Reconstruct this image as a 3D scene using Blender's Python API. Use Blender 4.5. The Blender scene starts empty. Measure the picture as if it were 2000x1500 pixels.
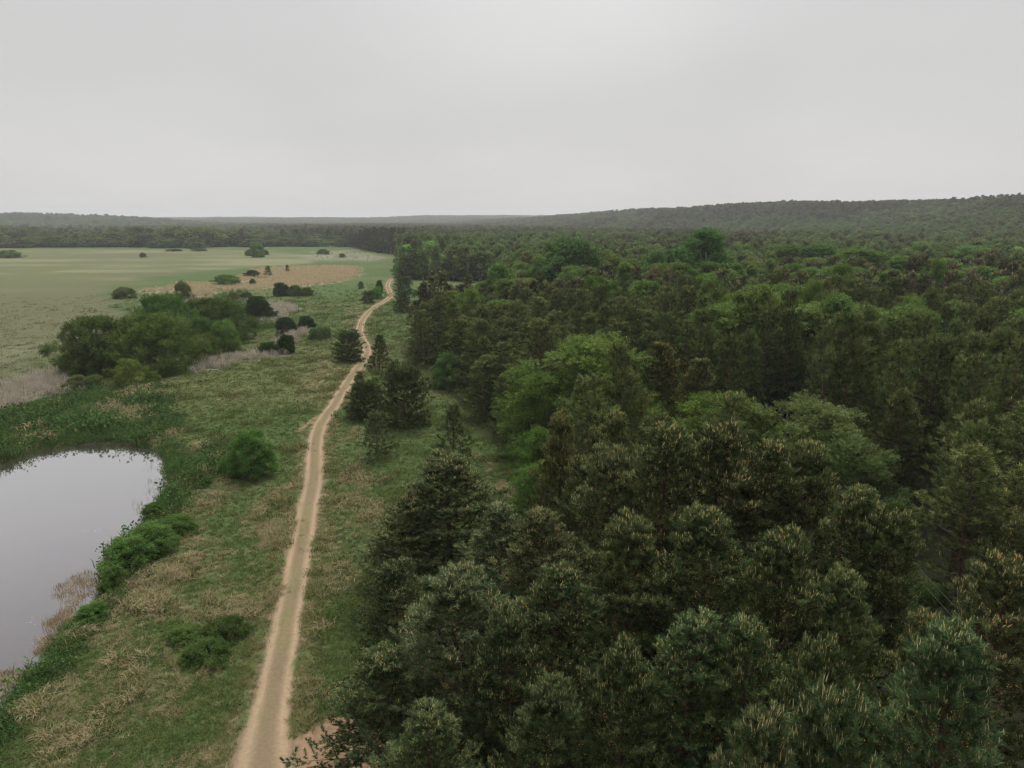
import bpy, math
import numpy as np
from math import radians as R, sin, cos, tan, atan, pi

# ------------------------------------------------------------------ camera, world, sun, exposure
scene = bpy.context.scene
COL = scene.collection
CAM_H, FOC, HORIZON = 26.0, 1400.0, 430.0          # focal length and horizon in pixels of a 2000x1500 frame
PITCH = atan((750 - HORIZON) / FOC)
cd = bpy.data.cameras.new('camera')
cam = bpy.data.objects.new('camera', cd); COL.objects.link(cam)
cam.location = (0, 0, CAM_H); cam.rotation_euler = (pi / 2 - PITCH, 0, 0)
cd.sensor_width = 36; cd.lens = 36 * FOC / 2000; cd.clip_start = .5; cd.clip_end = 30000
scene.camera = cam
scene.view_settings.view_transform = 'Standard'; scene.view_settings.look = 'None'
scene.view_settings.gamma = 1; scene.view_settings.exposure = .95
scene.view_settings.use_curve_mapping = False
scene.render.engine = 'CYCLES'
cy = scene.cycles
cy.max_bounces = 5; cy.diffuse_bounces = 3; cy.glossy_bounces = 2; cy.transmission_bounces = 3
cy.transparent_max_bounces = 4; cy.volume_bounces = 0
cy.use_denoising = True; cy.denoiser = 'OPENIMAGEDENOISE'; cy.denoising_input_passes = 'RGB_ALBEDO_NORMAL'; cy.denoising_prefilter = 'ACCURATE'
cy.adaptive_threshold = .02
cy.filter_width = 1.35

SUN_EL, SUN_ROT, SUN_STR = 62, 8, 1.5
w = bpy.data.worlds.new('World'); scene.world = w; w.use_nodes = True
nt = w.node_tree; nt.nodes.clear(); N, L = nt.nodes.new, nt.links.new
sky = N('ShaderNodeTexSky'); sky.sky_type = 'NISHITA'; sky.sun_disc = False
sky.sun_elevation = R(SUN_EL); sky.sun_rotation = R(SUN_ROT); sky.air_density = 1.5; sky.dust_density = 3
bg1 = N('ShaderNodeBackground'); bg1.inputs[1].default_value = .1; L(sky.outputs[0], bg1.inputs[0])
tc = N('ShaderNodeTexCoord'); sep = N('ShaderNodeSeparateXYZ'); L(tc.outputs['Generated'], sep.inputs[0])
ramp = N('ShaderNodeValToRGB')                        # cloud deck: brighter towards the zenith like any overcast
el = ramp.color_ramp.elements
el[0].position = 0; el[0].color = (.338, .334, .328, 1)
el[1].position = 1; el[1].color = (1.0, .995, .985, 1)
for p_, v in ((.05, .338), (.16, .325), (.27, .315), (.34, .315), (.48, .24), (.6, .27), (.8, .66)):
    e = ramp.color_ramp.elements.new(p_); e.color = (v, v * .988, v * .975, 1)
L(sep.outputs['Z'], ramp.inputs[0])
den = N('ShaderNodeMath'); den.operation = 'ADD'; den.inputs[1].default_value = .22; L(sep.outputs['Z'], den.inputs[0])
dv = N('ShaderNodeVectorMath'); dv.operation = 'DIVIDE'
cmb = N('ShaderNodeCombineXYZ')
for i in range(3): L(den.outputs[0], cmb.inputs[i])
L(tc.outputs['Generated'], dv.inputs[0]); L(cmb.outputs[0], dv.inputs[1])
nz = N('ShaderNodeTexNoise'); nz.inputs['Scale'].default_value = .75; nz.inputs['Detail'].default_value = 3
nz.inputs['Roughness'].default_value = .45; L(dv.outputs[0], nz.inputs['Vector'])
mr = N('ShaderNodeMapRange'); mr.inputs[1].default_value = .3; mr.inputs[2].default_value = .7
mr.inputs[3].default_value = .94; mr.inputs[4].default_value = 1.06; L(nz.outputs[0], mr.inputs[0])
# soft glow of the hidden sun through the deck
dot = N('ShaderNodeVectorMath'); dot.operation = 'DOT_PRODUCT'
dot.inputs[1].default_value = (sin(R(3)) * cos(R(26)), cos(R(3)) * cos(R(26)), sin(R(26)))
L(tc.outputs['Generated'], dot.inputs[0])
g1 = N('ShaderNodeMapRange'); g1.interpolation_type = 'SMOOTHSTEP'
g1.inputs[1].default_value = .93; g1.inputs[2].default_value = 1.0; g1.inputs[3].default_value = 1; g1.inputs[4].default_value = 1.2
L(dot.outputs['Value'], g1.inputs[0])
mm = N('ShaderNodeMath'); mm.operation = 'MULTIPLY'; L(mr.outputs[0], mm.inputs[0]); L(g1.outputs[0], mm.inputs[1])
bg2 = N('ShaderNodeBackground'); L(ramp.outputs[0], bg2.inputs[0]); L(mm.outputs[0], bg2.inputs[1])
mx = N('ShaderNodeMixShader'); mx.inputs[0].default_value = .96
L(bg1.outputs[0], mx.inputs[1]); L(bg2.outputs[0], mx.inputs[2])
wo = N('ShaderNodeOutputWorld'); L(mx.outputs[0], wo.inputs[0])

sd = bpy.data.lights.new('sun', 'SUN'); sd.energy = SUN_STR; sd.angle = R(13); sd.color = (1, .965, .91)
sun = bpy.data.objects.new('sun', sd); COL.objects.link(sun)
sun.rotation_euler = (R(90 - SUN_EL), 0, R(180 - SUN_ROT)); sun.location = (0, 0, 60)
# lamp points down its -Z: coming from +Y (ahead, slightly right), high

# ------------------------------------------------------------------ maths helpers
rng = np.random.default_rng(7)
def ray(px, py):
    a, b = (px - 1000) / FOC, (750 - py) / FOC
    return a, cos(PITCH) + b * sin(PITCH), -sin(PITCH) + b * cos(PITCH)
def G(px, py, z=0.):
    a, f, d = ray(px, py); t = (z - CAM_H) / d
    return (a * t, f * t)
def GP(pts, z=0.): return np.array([G(x, y, z) for x, y in pts])

def _h(ix, iy, s):
    n = (ix.astype(np.int64) * 374761393 + iy.astype(np.int64) * 668265263 + s * 982451653) & 0xffffffff
    n = ((n ^ (n >> 13)) * 1274126177) & 0xffffffff
    return ((n ^ (n >> 16)) & 0xffff) / 65535.
def vn(x, y, s=0):
    x = np.asarray(x, float); y = np.asarray(y, float)
    ix, iy = np.floor(x), np.floor(y); fx, fy = x - ix, y - iy
    fx = fx * fx * (3 - 2 * fx); fy = fy * fy * (3 - 2 * fy); ix = ix.astype(int); iy = iy.astype(int)
    a = _h(ix, iy, s) * (1 - fx) + _h(ix + 1, iy, s) * fx
    b = _h(ix, iy + 1, s) * (1 - fx) + _h(ix + 1, iy + 1, s) * fx
    return a * (1 - fy) + b * fy
def fbm(x, y, scale, s=0, o=4):
    v = 0; a = .5; t = 0
    for i in range(o):
        v = v + a * vn(np.asarray(x) / scale + 17.3 * i, np.asarray(y) / scale - 9.1 * i, s + i); t += a; a *= .5; scale *= .5
    return v / t
def sst(a, b, x):
    t = np.clip((x - a) / (b - a), 0, 1); return t * t * (3 - 2 * t)
def seg_dist(x, y, P, closed=False):
    best = np.full(np.shape(x), 1e9); n = len(P)
    for i in range(n if closed else n - 1):
        a, b = P[i], P[(i + 1) % n]; d = b - a; l = max(d @ d, 1e-9)
        t = np.clip(((x - a[0]) * d[0] + (y - a[1]) * d[1]) / l, 0, 1)
        best = np.minimum(best, np.hypot(x - a[0] - t * d[0], y - a[1] - t * d[1]))
    return best
def sdist(x, y, P):                                   # > 0 inside
    x = np.asarray(x, float); y = np.asarray(y, float)
    ins = np.zeros(x.shape, bool); n = len(P)
    for i in range(n):
        a, b = P[i], P[(i + 1) % n]
        if a[1] == b[1]: continue
        c = ((a[1] > y) != (b[1] > y)) & (x < (b[0] - a[0]) * (y - a[1]) / (b[1] - a[1]) + a[0])
        ins ^= c
    return np.where(ins, 1, -1) * seg_dist(x, y, P, True)
def catmull(P, step):
    P = np.array(P, float); P = np.vstack([2 * P[0] - P[1], P, 2 * P[-1] - P[-2]]); out = []
    for i in range(1, len(P) - 2):
        p0, p1, p2, p3 = P[i - 1:i + 3]
        n = max(2, int(np.linalg.norm(p2 - p1) / step))
        for t in np.linspace(0, 1, n, endpoint=False):
            out.append(.5 * ((2 * p1) + (-p0 + p2) * t + (2 * p0 - 5 * p1 + 4 * p2 - p3) * t * t + (-p0 + 3 * p1 - 3 * p2 + p3) * t ** 3))
    out.append(P[-2]); return np.array(out)

# ------------------------------------------------------------------ the lie of the land
TRACK_PX = [(520, 1640), (516, 1500), (528, 1400), (546, 1300), (563, 1200), (582, 1100), (601, 1000), (611, 950), (616, 900),
            (617, 870), (621, 845), (632, 820), (652, 790), (671, 760), (691, 730), (706, 711), (716, 693), (717, 676),
            (707, 660), (703, 645), (707, 628), (718, 612), (735, 598), (755, 586), (764, 577), (760, 566), (757, 556), (763, 547), (772, 541), (778, 534)]
TRACK = catmull(GP(TRACK_PX), .6)
TR_C = TRACK[::4]
POND = catmull(list(GP([(-300, 960), (-120, 925), (0, 905), (60, 885), (130, 871), (220, 866), (290, 876), (318, 900), (324, 935), (313, 972),
            (285, 1012), (245, 1052), (214, 1090), (203, 1130), (192, 1165), (150, 1205), (112, 1240), (84, 1285), (52, 1330), (0, 1375), (-120, 1450), (-330, 1500)], -.4)), 1.2)
def track_w(y): return 1.28 + .55 * sst(36, 29, y)
EDGE_Y = [-2000, 0, 900, 1200, 2000, 3500, 6000, 12000]; EDGE_X = [1500, 900, 640, 430, 214, -250, -900, -2500]
def terr(x, y):
    x = np.asarray(x, float); y = np.asarray(y, float)
    d = np.hypot(x, y)
    z = (fbm(x, y, 22, 3, 2) - .5) * .7 * sst(260, 80, d)
    ex = np.interp(y, EDGE_Y, EDGE_X)
    far_y = np.interp(y, [1200, 1700, 2300, 3500, 6000], [1, .86, .55, .25, .1])
    z = z + 40 * far_y * sst(-340, 20, x - ex) + far_y * sst(-200, 100, x - ex) * (fbm(x, y, 260, 5, 3) - .5) * 12
    z = z + 12 * np.exp(-(((x - 520) / 150) ** 2 + ((y - 640) / 170) ** 2))
    z = z + 33 * np.exp(-((x + 2050) / 980) ** 6 - ((y - 2200) / 330) ** 4) * (.8 + .4 * fbm(x, y, 300, 13, 2))
    far = sst(2900, 4300, d); z = z + far * (22 + 26 * (fbm(x, y, 900, 8, 3) - .5))
    s = sdist(x, y, POND) if np.ndim(x) and len(np.atleast_1d(x)) > 1 else sdist(np.atleast_1d(x), np.atleast_1d(y), POND)
    nb = (fbm(x, y, 1.6, 12, 2) - .5) * 1.1
    z = z - sst(-1.6, 1.0, s + nb) * .95 * np.where(d < 200, 1, 0)
    tdd = seg_dist(x, y, TR_C[::2]) if np.ndim(x) else seg_dist(np.atleast_1d(x), np.atleast_1d(y), TR_C[::2])
    z = z - .12 * sst(2.4, 1.6, tdd)
    return z
def tz(x, y): return float(np.atleast_1d(terr(np.array([x]), np.array([y])))[0])

FOREST = np.array([(-5, 10), (-4.5, 40), (0, 52), (4, 62), (2.5, 76), (-5, 87), (-8, 106), (-21, 136), (-23.5, 148), (-18, 164), (-4, 180), (4, 250),
                   (-10, 312), (-46, 322), (-54, 332), (-60, 420), (-84, 541), (-150, 692), (-230, 900), (-600, 1500), (-1400, 2600), (-6000, 6000), (-6000, 9000),
                   (9000, 9000), (9000, 10)], float)
UNDER = [(24, 40), (25.5, 44), (24.5, 48), (27, 51), (25.5, 55), (27.5, 60), (26, 65), (28, 70), (28.5, 46), (29, 56)]
GAPLINE = np.array([(19, 8), (22.5, 30), (25, 45), (26, 62), (27, 74)], float)
def in_forest(x, y): return (sdist(x, y, FOREST) > 0) & (seg_dist(x, y, GAPLINE) > 4.2)

def Z(px, soft, amt, noise=1.5, z=0.): return (GP(px, z), soft, amt, noise)
REED_T = [Z([(265, 583), (300, 565), (345, 555), (420, 550), (470, 552), (480, 536), (520, 525), (600, 521), (695, 522), (712, 530), (700, 540), (640, 555), (600, 561), (540, 562), (500, 570), (440, 572), (400, 577), (350, 584)], 5, 1, 9)]
REED_G = [Z([(-250, 800), (-100, 770), (0, 765), (60, 745), (75, 728), (118, 722), (125, 742), (90, 790), (40, 802), (0, 818), (-200, 860)], 3, 1, 5),
          Z([(340, 738), (380, 706), (440, 697), (500, 690), (545, 655), (600, 648), (608, 665), (560, 690), (510, 702), (450, 714), (380, 738)], 2, .8, 6),
          Z([(480, 588), (560, 596), (582, 606), (578, 622), (530, 634), (495, 640), (520, 612)], 4, .75, 9),
          Z([(265, 590), (330, 582), (380, 584), (360, 592), (290, 596)], 4, .6, 7),
          Z([(600, 492), (700, 488), (760, 505), (765, 520), (700, 512), (620, 505)], 14, .45, 22)]
LUSH = [Z([(-300, 900), (-300, 850), (0, 820), (60, 800), (130, 765), (300, 760), (345, 800), (330, 850), (350, 900), (420, 870), (450, 905), (400, 950), (330, 960), (300, 870), (200, 868), (60, 890)], 3, 1, 3),
        Z([(440, 560), (500, 570), (520, 590), (560, 640), (470, 650), (430, 600)], 5, .5, 6),
        Z([(330, 960), (300, 1010), (230, 1070), (210, 1160), (160, 1210), (90, 1290), (0, 1390), (-100, 1480), (-60, 1540), (30, 1400), (120, 1290), (200, 1200), (260, 1150), (290, 1050), (350, 990)], 1.2, .9, 1.4)]
RUST = [Z([(190, 790), (260, 785), (320, 800), (300, 830), (230, 845), (180, 830)], 3, .7, 3), Z([(230, 765), (290, 762), (310, 780), (250, 785)], 2, .8, 2),
        Z([(40, 850), (100, 845), (110, 870), (50, 880)], 2, .5, 2), Z([(300, 840), (340, 850), (345, 880), (318, 880)], 2, .5, 2)]
STRAW = [Z([(-200, 1900), (60, 1400), (200, 1180), (280, 1080), (370, 960), (450, 930), (560, 960), (560, 1100), (520, 1300), (460, 1600), (440, 1900)], 5, .62, 3.5),
         Z([(40, 1370), (80, 1310), (150, 1290), (190, 1330), (150, 1390), (60, 1420)], 1, 1, 1.2),
         Z([(640, 960), (720, 950), (750, 1010), (700, 1100), (640, 1180), (600, 1420), (585, 1350), (625, 1100)], 2, .5, 2),
         Z([(640, 840), (700, 800), (720, 900), (720, 950), (650, 940)], 2, .4, 2), Z([(930, 900), (1010, 905), (1000, 970), (940, 950)], 1.5, .9, 1.5),
         Z([(355, 850), (395, 850), (395, 880), (360, 880)], 2, .7, 2), Z([(350, 960), (440, 945), (420, 1000), (340, 985)], 1.5, .6, 1.5)]
BARE = [Z([(555, 1400), (590, 1432), (640, 1400), (700, 1380), (760, 1420), (760, 1620), (420, 1640), (455, 1500), (470, 1470)], .7, 1, .8),
        Z([(577, 842), (618, 812), (622, 817), (582, 848)], .5, .7, .3), Z([(672, 600), (700, 598), (694, 640), (690, 690), (680, 640)], 3, .25, 3),
        Z([(600, 770), (640, 690), (665, 690), (640, 760), (610, 800)], 4, .25, 4)]
PALE = [Z([(-600, 492), (0, 486), (480, 488), (640, 500), (600, 515), (400, 530), (200, 560), (270, 600), (280, 640), (120, 690), (60, 740), (-600, 800)], 14, 1, 12)]
def field(x, y, zs, seed):
    v = np.zeros(np.shape(x))
    for k, (P, soft, amt, noise) in enumerate(zs):
        s = sdist(x, y, P) + (fbm(x, y, noise * 2, seed + k, 3) - .5) * 2.4 * noise
        v = np.maximum(v, amt * sst(-soft * .5, soft * .5, s))
    return v
C = lambda *a: np.array(a)
def fields(x, y):
    f = dict(reed_t=field(x, y, REED_T, 20), reed_g=field(x, y, REED_G, 25), lush=field(x, y, LUSH, 30), rust=field(x, y, RUST, 35),
             straw=field(x, y, STRAW, 40), bare=field(x, y, BARE, 45), pale=field(x, y, PALE, 50))
    f['straw'] = np.clip(f['straw'] * 1.0 + (fbm(x, y, 7, 61, 4) - .55) * 1.1 * sst(300, 40, np.hypot(x, y)), 0, 1)
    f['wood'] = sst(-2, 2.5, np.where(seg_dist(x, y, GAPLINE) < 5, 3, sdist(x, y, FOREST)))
    f['near_track'] = sst(3.4, 1.2, seg_dist(x, y, TR_C)) * (y < 400)
    return f
def ground_col(x, y, f):
    def mixc(c, d, t): return c * (1 - t[:, None]) + d * t[:, None]
    n1 = fbm(x, y, 30, 70, 4); n2 = fbm(x, y, 3.2, 80, 4); n3 = fbm(x, y, 140, 90, 3); n4 = fbm(x / 3, y, 18, 95, 4)
    c = np.tile(C(.068, .102, .034), (len(x), 1))
    c = mixc(c, C(.115, .125, .052), sst(.42, .72, n1) * .6)
    c = mixc(c, C(.060, .100, .034), sst(.5, .75, n2) * .6)
    pale = mixc(np.tile(C(.112, .124, .056), (len(x), 1)), C(.165, .172, .095), sst(.4, .65, n4)); pale = mixc(pale, C(.105, .105, .058), sst(.45, .7, n3) * .8)
    c = mixc(c, pale, f['pale'])
    c = mixc(c, C(.175, .145, .078), f['straw'] * sst(.3, .65, n2) * .8)
    c = mixc(c, C(.050, .088, .026), f['lush'] * .85); c = mixc(c, C(.16, .10, .045), f['rust'] * .8)
    c = mixc(c, C(.27, .24, .19), f['reed_g'] * .9); c = mixc(c, C(.34, .285, .18), f['reed_t'] * .9 * sst(.16, .36, fbm(x, y / 1.3, 16, 28, 4)))
    c = mixc(c, C(.20, .145, .085), f['near_track'] * sst(.35, .65, fbm(x, y, 2.2, 77, 3)) * .6)
    c = mixc(c, C(.25, .165, .105) * (.85 + .3 * .5), f['bare'])
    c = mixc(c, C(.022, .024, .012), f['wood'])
    d = np.hypot(x, y)
    fp = sst(.62, .72, fbm(x, y, 600, 99, 3)) * sst(2600, 3500, d)
    c = mixc(mixc(c, C(.05, .065, .035), sst(1500, 3200, d)), C(.2, .22, .13), fp)
    return c

# ------------------------------------------------------------------ materials
def mat(name, col, rough=.85, spec=.2, transl=0., tint=None, objcol=True, rnd=.1, noise=0., nscale=20., attr=None):
    """plant material: base colour, second colour reached by the per-tuft 'tint' attribute, per-object colour and variation"""
    m = bpy.data.materials.new(name); m.use_nodes = True
    t = m.node_tree; t.nodes.clear(); N, L = t.nodes.new, t.links.new
    out = N('ShaderNodeOutputMaterial')
    if attr:
        a = N('ShaderNodeAttribute'); a.attribute_name = attr; c = a.outputs['Color']
    else:
        r = N('ShaderNodeRGB'); r.outputs[0].default_value = (*col, 1); c = r.outputs[0]
    if tint is not None:
        a = N('ShaderNodeAttribute'); a.attribute_name = 'tint'
        x = N('ShaderNodeMix'); x.data_type = 'RGBA'; L(a.outputs['Fac'], x.inputs[0]); L(c, x.inputs[6]); x.inputs[7].default_value = (*tint, 1); c = x.outputs[2]
    if objcol or rnd:
        oi = N('ShaderNodeObjectInfo')
    if objcol:
        x = N('ShaderNodeMix'); x.data_type = 'RGBA'; x.blend_type = 'MULTIPLY'; x.inputs[0].default_value = 1
        L(c, x.inputs[6]); L(oi.outputs['Color'], x.inputs[7]); c = x.outputs[2]
    if rnd:
        h = N('ShaderNodeHueSaturation'); L(c, h.inputs['Color'])
        m1 = N('ShaderNodeMapRange'); L(oi.outputs['Random'], m1.inputs[0]); m1.inputs[3].default_value = 1 - 2.2 * rnd; m1.inputs[4].default_value = 1 + 2.2 * rnd
        L(m1.outputs[0], h.inputs['Value'])
        mu = N('ShaderNodeMath'); mu.operation = 'MULTIPLY'; mu.inputs[1].default_value = 7.31; L(oi.outputs['Random'], mu.inputs[0])
        fr = N('ShaderNodeMath'); fr.operation = 'FRACT'; L(mu.outputs[0], fr.inputs[0])
        m2 = N('ShaderNodeMapRange'); L(fr.outputs[0], m2.inputs[0]); m2.inputs[3].default_value = .5 - .14 * rnd; m2.inputs[4].default_value = .5 + .14 * rnd
        L(m2.outputs[0], h.inputs['Hue']); c = h.outputs[0]
    if noise:
        nn = N('ShaderNodeTexNoise'); nn.inputs['Scale'].default_value = nscale; nn.inputs['Detail'].default_value = 6
        g = N('ShaderNodeNewGeometry'); L(g.outputs['Position'], nn.inputs['Vector'])
        m3 = N('ShaderNodeMapRange'); m3.inputs[1].default_value = .25; m3.inputs[2].default_value = .75
        m3.inputs[3].default_value = 1 - noise; m3.inputs[4].default_value = 1 + noise; L(nn.outputs[0], m3.inputs[0])
        x = N('ShaderNodeVectorMath'); x.operation = 'SCALE'; L(c, x.inputs[0]); L(m3.outputs[0], x.inputs['Scale']); c = x.outputs[0]
    if transl:
        d = N('ShaderNodeBsdfDiffuse'); L(c, d.inputs[0]); tr = N('ShaderNodeBsdfTranslucent'); L(c, tr.inputs[0])
        ms = N('ShaderNodeMixShader'); ms.inputs[0].default_value = transl; L(d.outputs[0], ms.inputs[1]); L(tr.outputs[0], ms.inputs[2])
        sh = ms.outputs[0]
    else:
        b = N('ShaderNodeBsdfPrincipled'); L(c, b.inputs['Base Color']); b.inputs['Roughness'].default_value = rough
        b.inputs['Specular IOR Level'].default_value = spec; sh = b.outputs[0]
    L(sh, out.inputs[0]); return m
M = {}
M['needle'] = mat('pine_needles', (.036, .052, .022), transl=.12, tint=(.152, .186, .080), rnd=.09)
M['needle_far'] = mat('distant_pine_needles', (.046, .060, .028), transl=.1, tint=(.150, .155, .078), rnd=.2)
M['candle'] = mat('new_pine_shoots', (.30, .20, .095), transl=.1, tint=(.23, .22, .10), rnd=.05)
M['cone'] = mat('pollen_cones', (.36, .27, .07), rnd=0, objcol=False)
M['bark'] = mat('pine_bark', (.10, .066, .043), rough=.95, rnd=.08, objcol=False, noise=.35, nscale=9)
M['bark_grey'] = mat('grey_bark', (.10, .085, .07), rough=.95, rnd=.1, objcol=False, noise=.3, nscale=9)
M['bark_birch'] = mat('birch_bark', (.45, .43, .38), rough=.9, rnd=.1, objcol=False, noise=.4, nscale=5)
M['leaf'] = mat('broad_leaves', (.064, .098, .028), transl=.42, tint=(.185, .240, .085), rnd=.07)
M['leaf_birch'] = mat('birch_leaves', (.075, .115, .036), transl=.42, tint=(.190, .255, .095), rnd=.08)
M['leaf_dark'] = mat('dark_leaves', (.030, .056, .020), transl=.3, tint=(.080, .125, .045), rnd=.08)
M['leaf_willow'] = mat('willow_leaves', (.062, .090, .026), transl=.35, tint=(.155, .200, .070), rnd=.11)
M['grass'] = mat('grass_blades', (.078, .114, .031), transl=.3, tint=(.140, .172, .060), rnd=.12)
M['grass_lush'] = mat('lush_grass_blades', (.055, .096, .025), transl=.3, tint=(.095, .145, .042), rnd=.15)
M['grass_pale'] = mat('pale_grass_blades', (.125, .145, .070), transl=.2, tint=(.22, .23, .13), rnd=.1)
M['grass_olive'] = mat('olive_grass_blades', (.125, .130, .045), transl=.25, tint=(.185, .170, .080), rnd=.12)
M['straw'] = mat('dry_grass_blades', (.19, .155, .08), transl=.2, tint=(.33, .28, .16), rnd=.12)
M['reed_tan'] = mat('tan_reeds', (.37, .305, .195), transl=.25, tint=(.54, .46, .305), rnd=.08)
M['reed_grey'] = mat('grey_reeds', (.30, .26, .21), transl=.15, tint=(.50, .45, .37), rnd=.1)
M['weed'] = mat('pond_weed_stems', (.22, .175, .09), transl=.15, tint=(.33, .25, .15), rnd=.12)
M['herb'] = mat('herb_leaves', (.050, .092, .026), transl=.25, tint=(.085, .155, .05), rnd=.15)
M['pad'] = mat('floating_leaves', (.35, .36, .30), rnd=.05, objcol=False)
M['wood_pale'] = mat('cut_wood', (.42, .30, .18), rnd=0, objcol=False, noise=.3, nscale=14)
M['stone'] = mat('pale_stone', (.36, .33, .29), rnd=0, objcol=False, noise=.3, nscale=10)
M['wire'] = mat('weathered_wire', (.09, .088, .085), rough=.5, spec=.5, rnd=0, objcol=False)
M['pole'] = mat('weathered_pole', (.14, .115, .09), rnd=0, objcol=False, noise=.3, nscale=6)
M['ceramic'] = mat('ceramic', (.5, .48, .44), rough=.3, spec=.5, rnd=0, objcol=False)
def bumpy(m, scale, dist, strength=.6):
    t = m.node_tree; b = [n for n in t.nodes if n.type == 'BSDF_PRINCIPLED'][0]
    nn = t.nodes.new('ShaderNodeTexNoise'); nn.inputs['Scale'].default_value = scale; nn.inputs['Detail'].default_value = 8; nn.inputs['Roughness'].default_value = .65
    g = t.nodes.new('ShaderNodeNewGeometry'); t.links.new(g.outputs['Position'], nn.inputs['Vector'])
    bp = t.nodes.new('ShaderNodeBump'); bp.inputs['Distance'].default_value = dist; bp.inputs['Strength'].default_value = strength
    t.links.new(nn.outputs[0], bp.inputs['Height']); t.links.new(bp.outputs[0], b.inputs['Normal'])
M['ground'] = mat('meadow_ground', (1, 1, 1), attr='col', rough=.95, spec=.1, rnd=0, objcol=False, noise=.3, nscale=2.6); bumpy(M['ground'], 3.5, .25, .9)
M['track'] = mat('sandy_track', (1, 1, 1), attr='col', rough=.95, spec=.1, rnd=0, objcol=False, noise=.13, nscale=5); bumpy(M['track'], 6, .06, .8)

m = M['water'] = bpy.data.materials.new('pond_water'); m.use_nodes = True; t = m.node_tree; t.nodes.clear()
df = t.nodes.new('ShaderNodeBsdfDiffuse'); df.inputs[0].default_value = (.052, .040, .043, 1)      # murky brown water body
gl = t.nodes.new('ShaderNodeBsdfGlossy'); gl.inputs[0].default_value = (.97, .97, .98, 1); gl.inputs['Roughness'].default_value = .05
lw = t.nodes.new('ShaderNodeLayerWeight'); lw.inputs[0].default_value = .5
fr = t.nodes.new('ShaderNodeMapRange'); fr.interpolation_type = 'SMOOTHSTEP'; fr.inputs[1].default_value = .22; fr.inputs[2].default_value = .92
fr.inputs[3].default_value = .06; fr.inputs[4].default_value = .88; t.links.new(lw.outputs['Facing'], fr.inputs[0])
ms = t.nodes.new('ShaderNodeMixShader'); t.links.new(fr.outputs[0], ms.inputs[0]); t.links.new(df.outputs[0], ms.inputs[1]); t.links.new(gl.outputs[0], ms.inputs[2])
ou = t.nodes.new('ShaderNodeOutputMaterial'); t.links.new(ms.outputs[0], ou.inputs[0])
nn = t.nodes.new('ShaderNodeTexNoise'); nn.inputs['Scale'].default_value = 1.1; nn.inputs['Detail'].default_value = 5
g = t.nodes.new('ShaderNodeNewGeometry'); t.links.new(g.outputs['Position'], nn.inputs['Vector'])
bp = t.nodes.new('ShaderNodeBump'); bp.inputs['Distance'].default_value = .02; bp.inputs['Strength'].default_value = .25
t.links.new(nn.outputs[0], bp.inputs['Height']); t.links.new(bp.outputs[0], gl.inputs['Normal'])

# ------------------------------------------------------------------ mesh helpers
class Geo:
    """collects triangles and quads as numpy arrays; builds one mesh"""
    def __init__(s): s.V = []; s.T = []; s.Q = []; s.n = 0; s.tint = []
    def add(s, V, T=None, Q=None, mi=0, tint=None):
        V = np.asarray(V, float).reshape(-1, 3)
        if T is not None and len(T): s.T.append((np.asarray(T) + s.n, mi))
        if Q is not None and len(Q): s.Q.append((np.asarray(Q) + s.n, mi))
        s.V.append(V); s.tint.append(np.broadcast_to(0. if tint is None else tint, (len(V),)).astype(np.float32)); s.n += len(V)
    def batch(s, tv, tf, Mx, P, mi=0, tint=None, grad=None):
        """template verts (k,3), faces (m,3) put at every P with the matrices Mx"""
        k = len(tv); n = len(P)
        if not n: return
        V = np.einsum('nij,kj->nki', Mx, tv) + P[:, None, :]
        F = (tf[None] + (np.arange(n) * k)[:, None, None]).reshape(-1, tf.shape[1])
        ti = np.zeros((n, k)) if tint is None else np.repeat(np.asarray(tint)[:, None], k, 1)
        if grad is not None: ti = ti * grad[None]
        if tf.shape[1] == 3: s.add(V, T=F, mi=mi, tint=ti.ravel())
        else: s.add(V, Q=F, mi=mi, tint=ti.ravel())
    def tube(s, P, r, sides=6, mi=0, cap=False):
        P = np.asarray(P, float); n = len(P); r = np.broadcast_to(r, (n,))
        d = np.gradient(P, axis=0); d /= np.linalg.norm(d, axis=1)[:, None] + 1e-9
        up = np.where(np.abs(d[:, 2:3]) > .9, np.array([[1., 0, 0]]), np.array([[0., 0, 1]]))
        a = np.cross(d, up); a /= np.linalg.norm(a, axis=1)[:, None] + 1e-9; b = np.cross(d, a)
        th = np.linspace(0, 2 * pi, sides, endpoint=False)
        V = P[:, None] + r[:, None, None] * (a[:, None] * np.cos(th)[None, :, None] + b[:, None] * np.sin(th)[None, :, None])
        i = np.arange(n - 1)[:, None] * sides; j = np.arange(sides)[None]; j2 = (j + 1) % sides
        Q = np.stack([i + j, i + j2, i + sides + j2, i + sides + j], -1).reshape(-1, 4)
        s.add(V.reshape(-1, 3), Q=Q, mi=mi)
    def mesh(s, name, mats):
        me = bpy.data.meshes.new(name); V = np.concatenate(s.V)
        loops = []; tot = []; mis = []
        for F, mi in s.T: loops.append(F.ravel()); tot.append(np.full(len(F), 3)); mis.append(np.full(len(F), mi))
        for F, mi in s.Q: loops.append(F.ravel()); tot.append(np.full(len(F), 4)); mis.append(np.full(len(F), mi))
        loops = np.concatenate(loops); tot = np.concatenate(tot); mis = np.concatenate(mis)
        me.vertices.add(len(V)); me.vertices.foreach_set('co', V.astype(np.float32).ravel())
        me.loops.add(len(loops)); me.loops.foreach_set('vertex_index', loops.astype(np.int32))
        me.polygons.add(len(tot)); me.polygons.foreach_set('loop_start', (np.cumsum(tot) - tot).astype(np.int32))
        me.polygons.foreach_set('material_index', mis.astype(np.int32))
        a = me.attributes.new('tint', 'FLOAT', 'POINT'); a.data.foreach_set('value', np.concatenate(s.tint))
        for mm_ in mats: me.materials.append(M[mm_])
        me.update(calc_edges=True); return me
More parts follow.
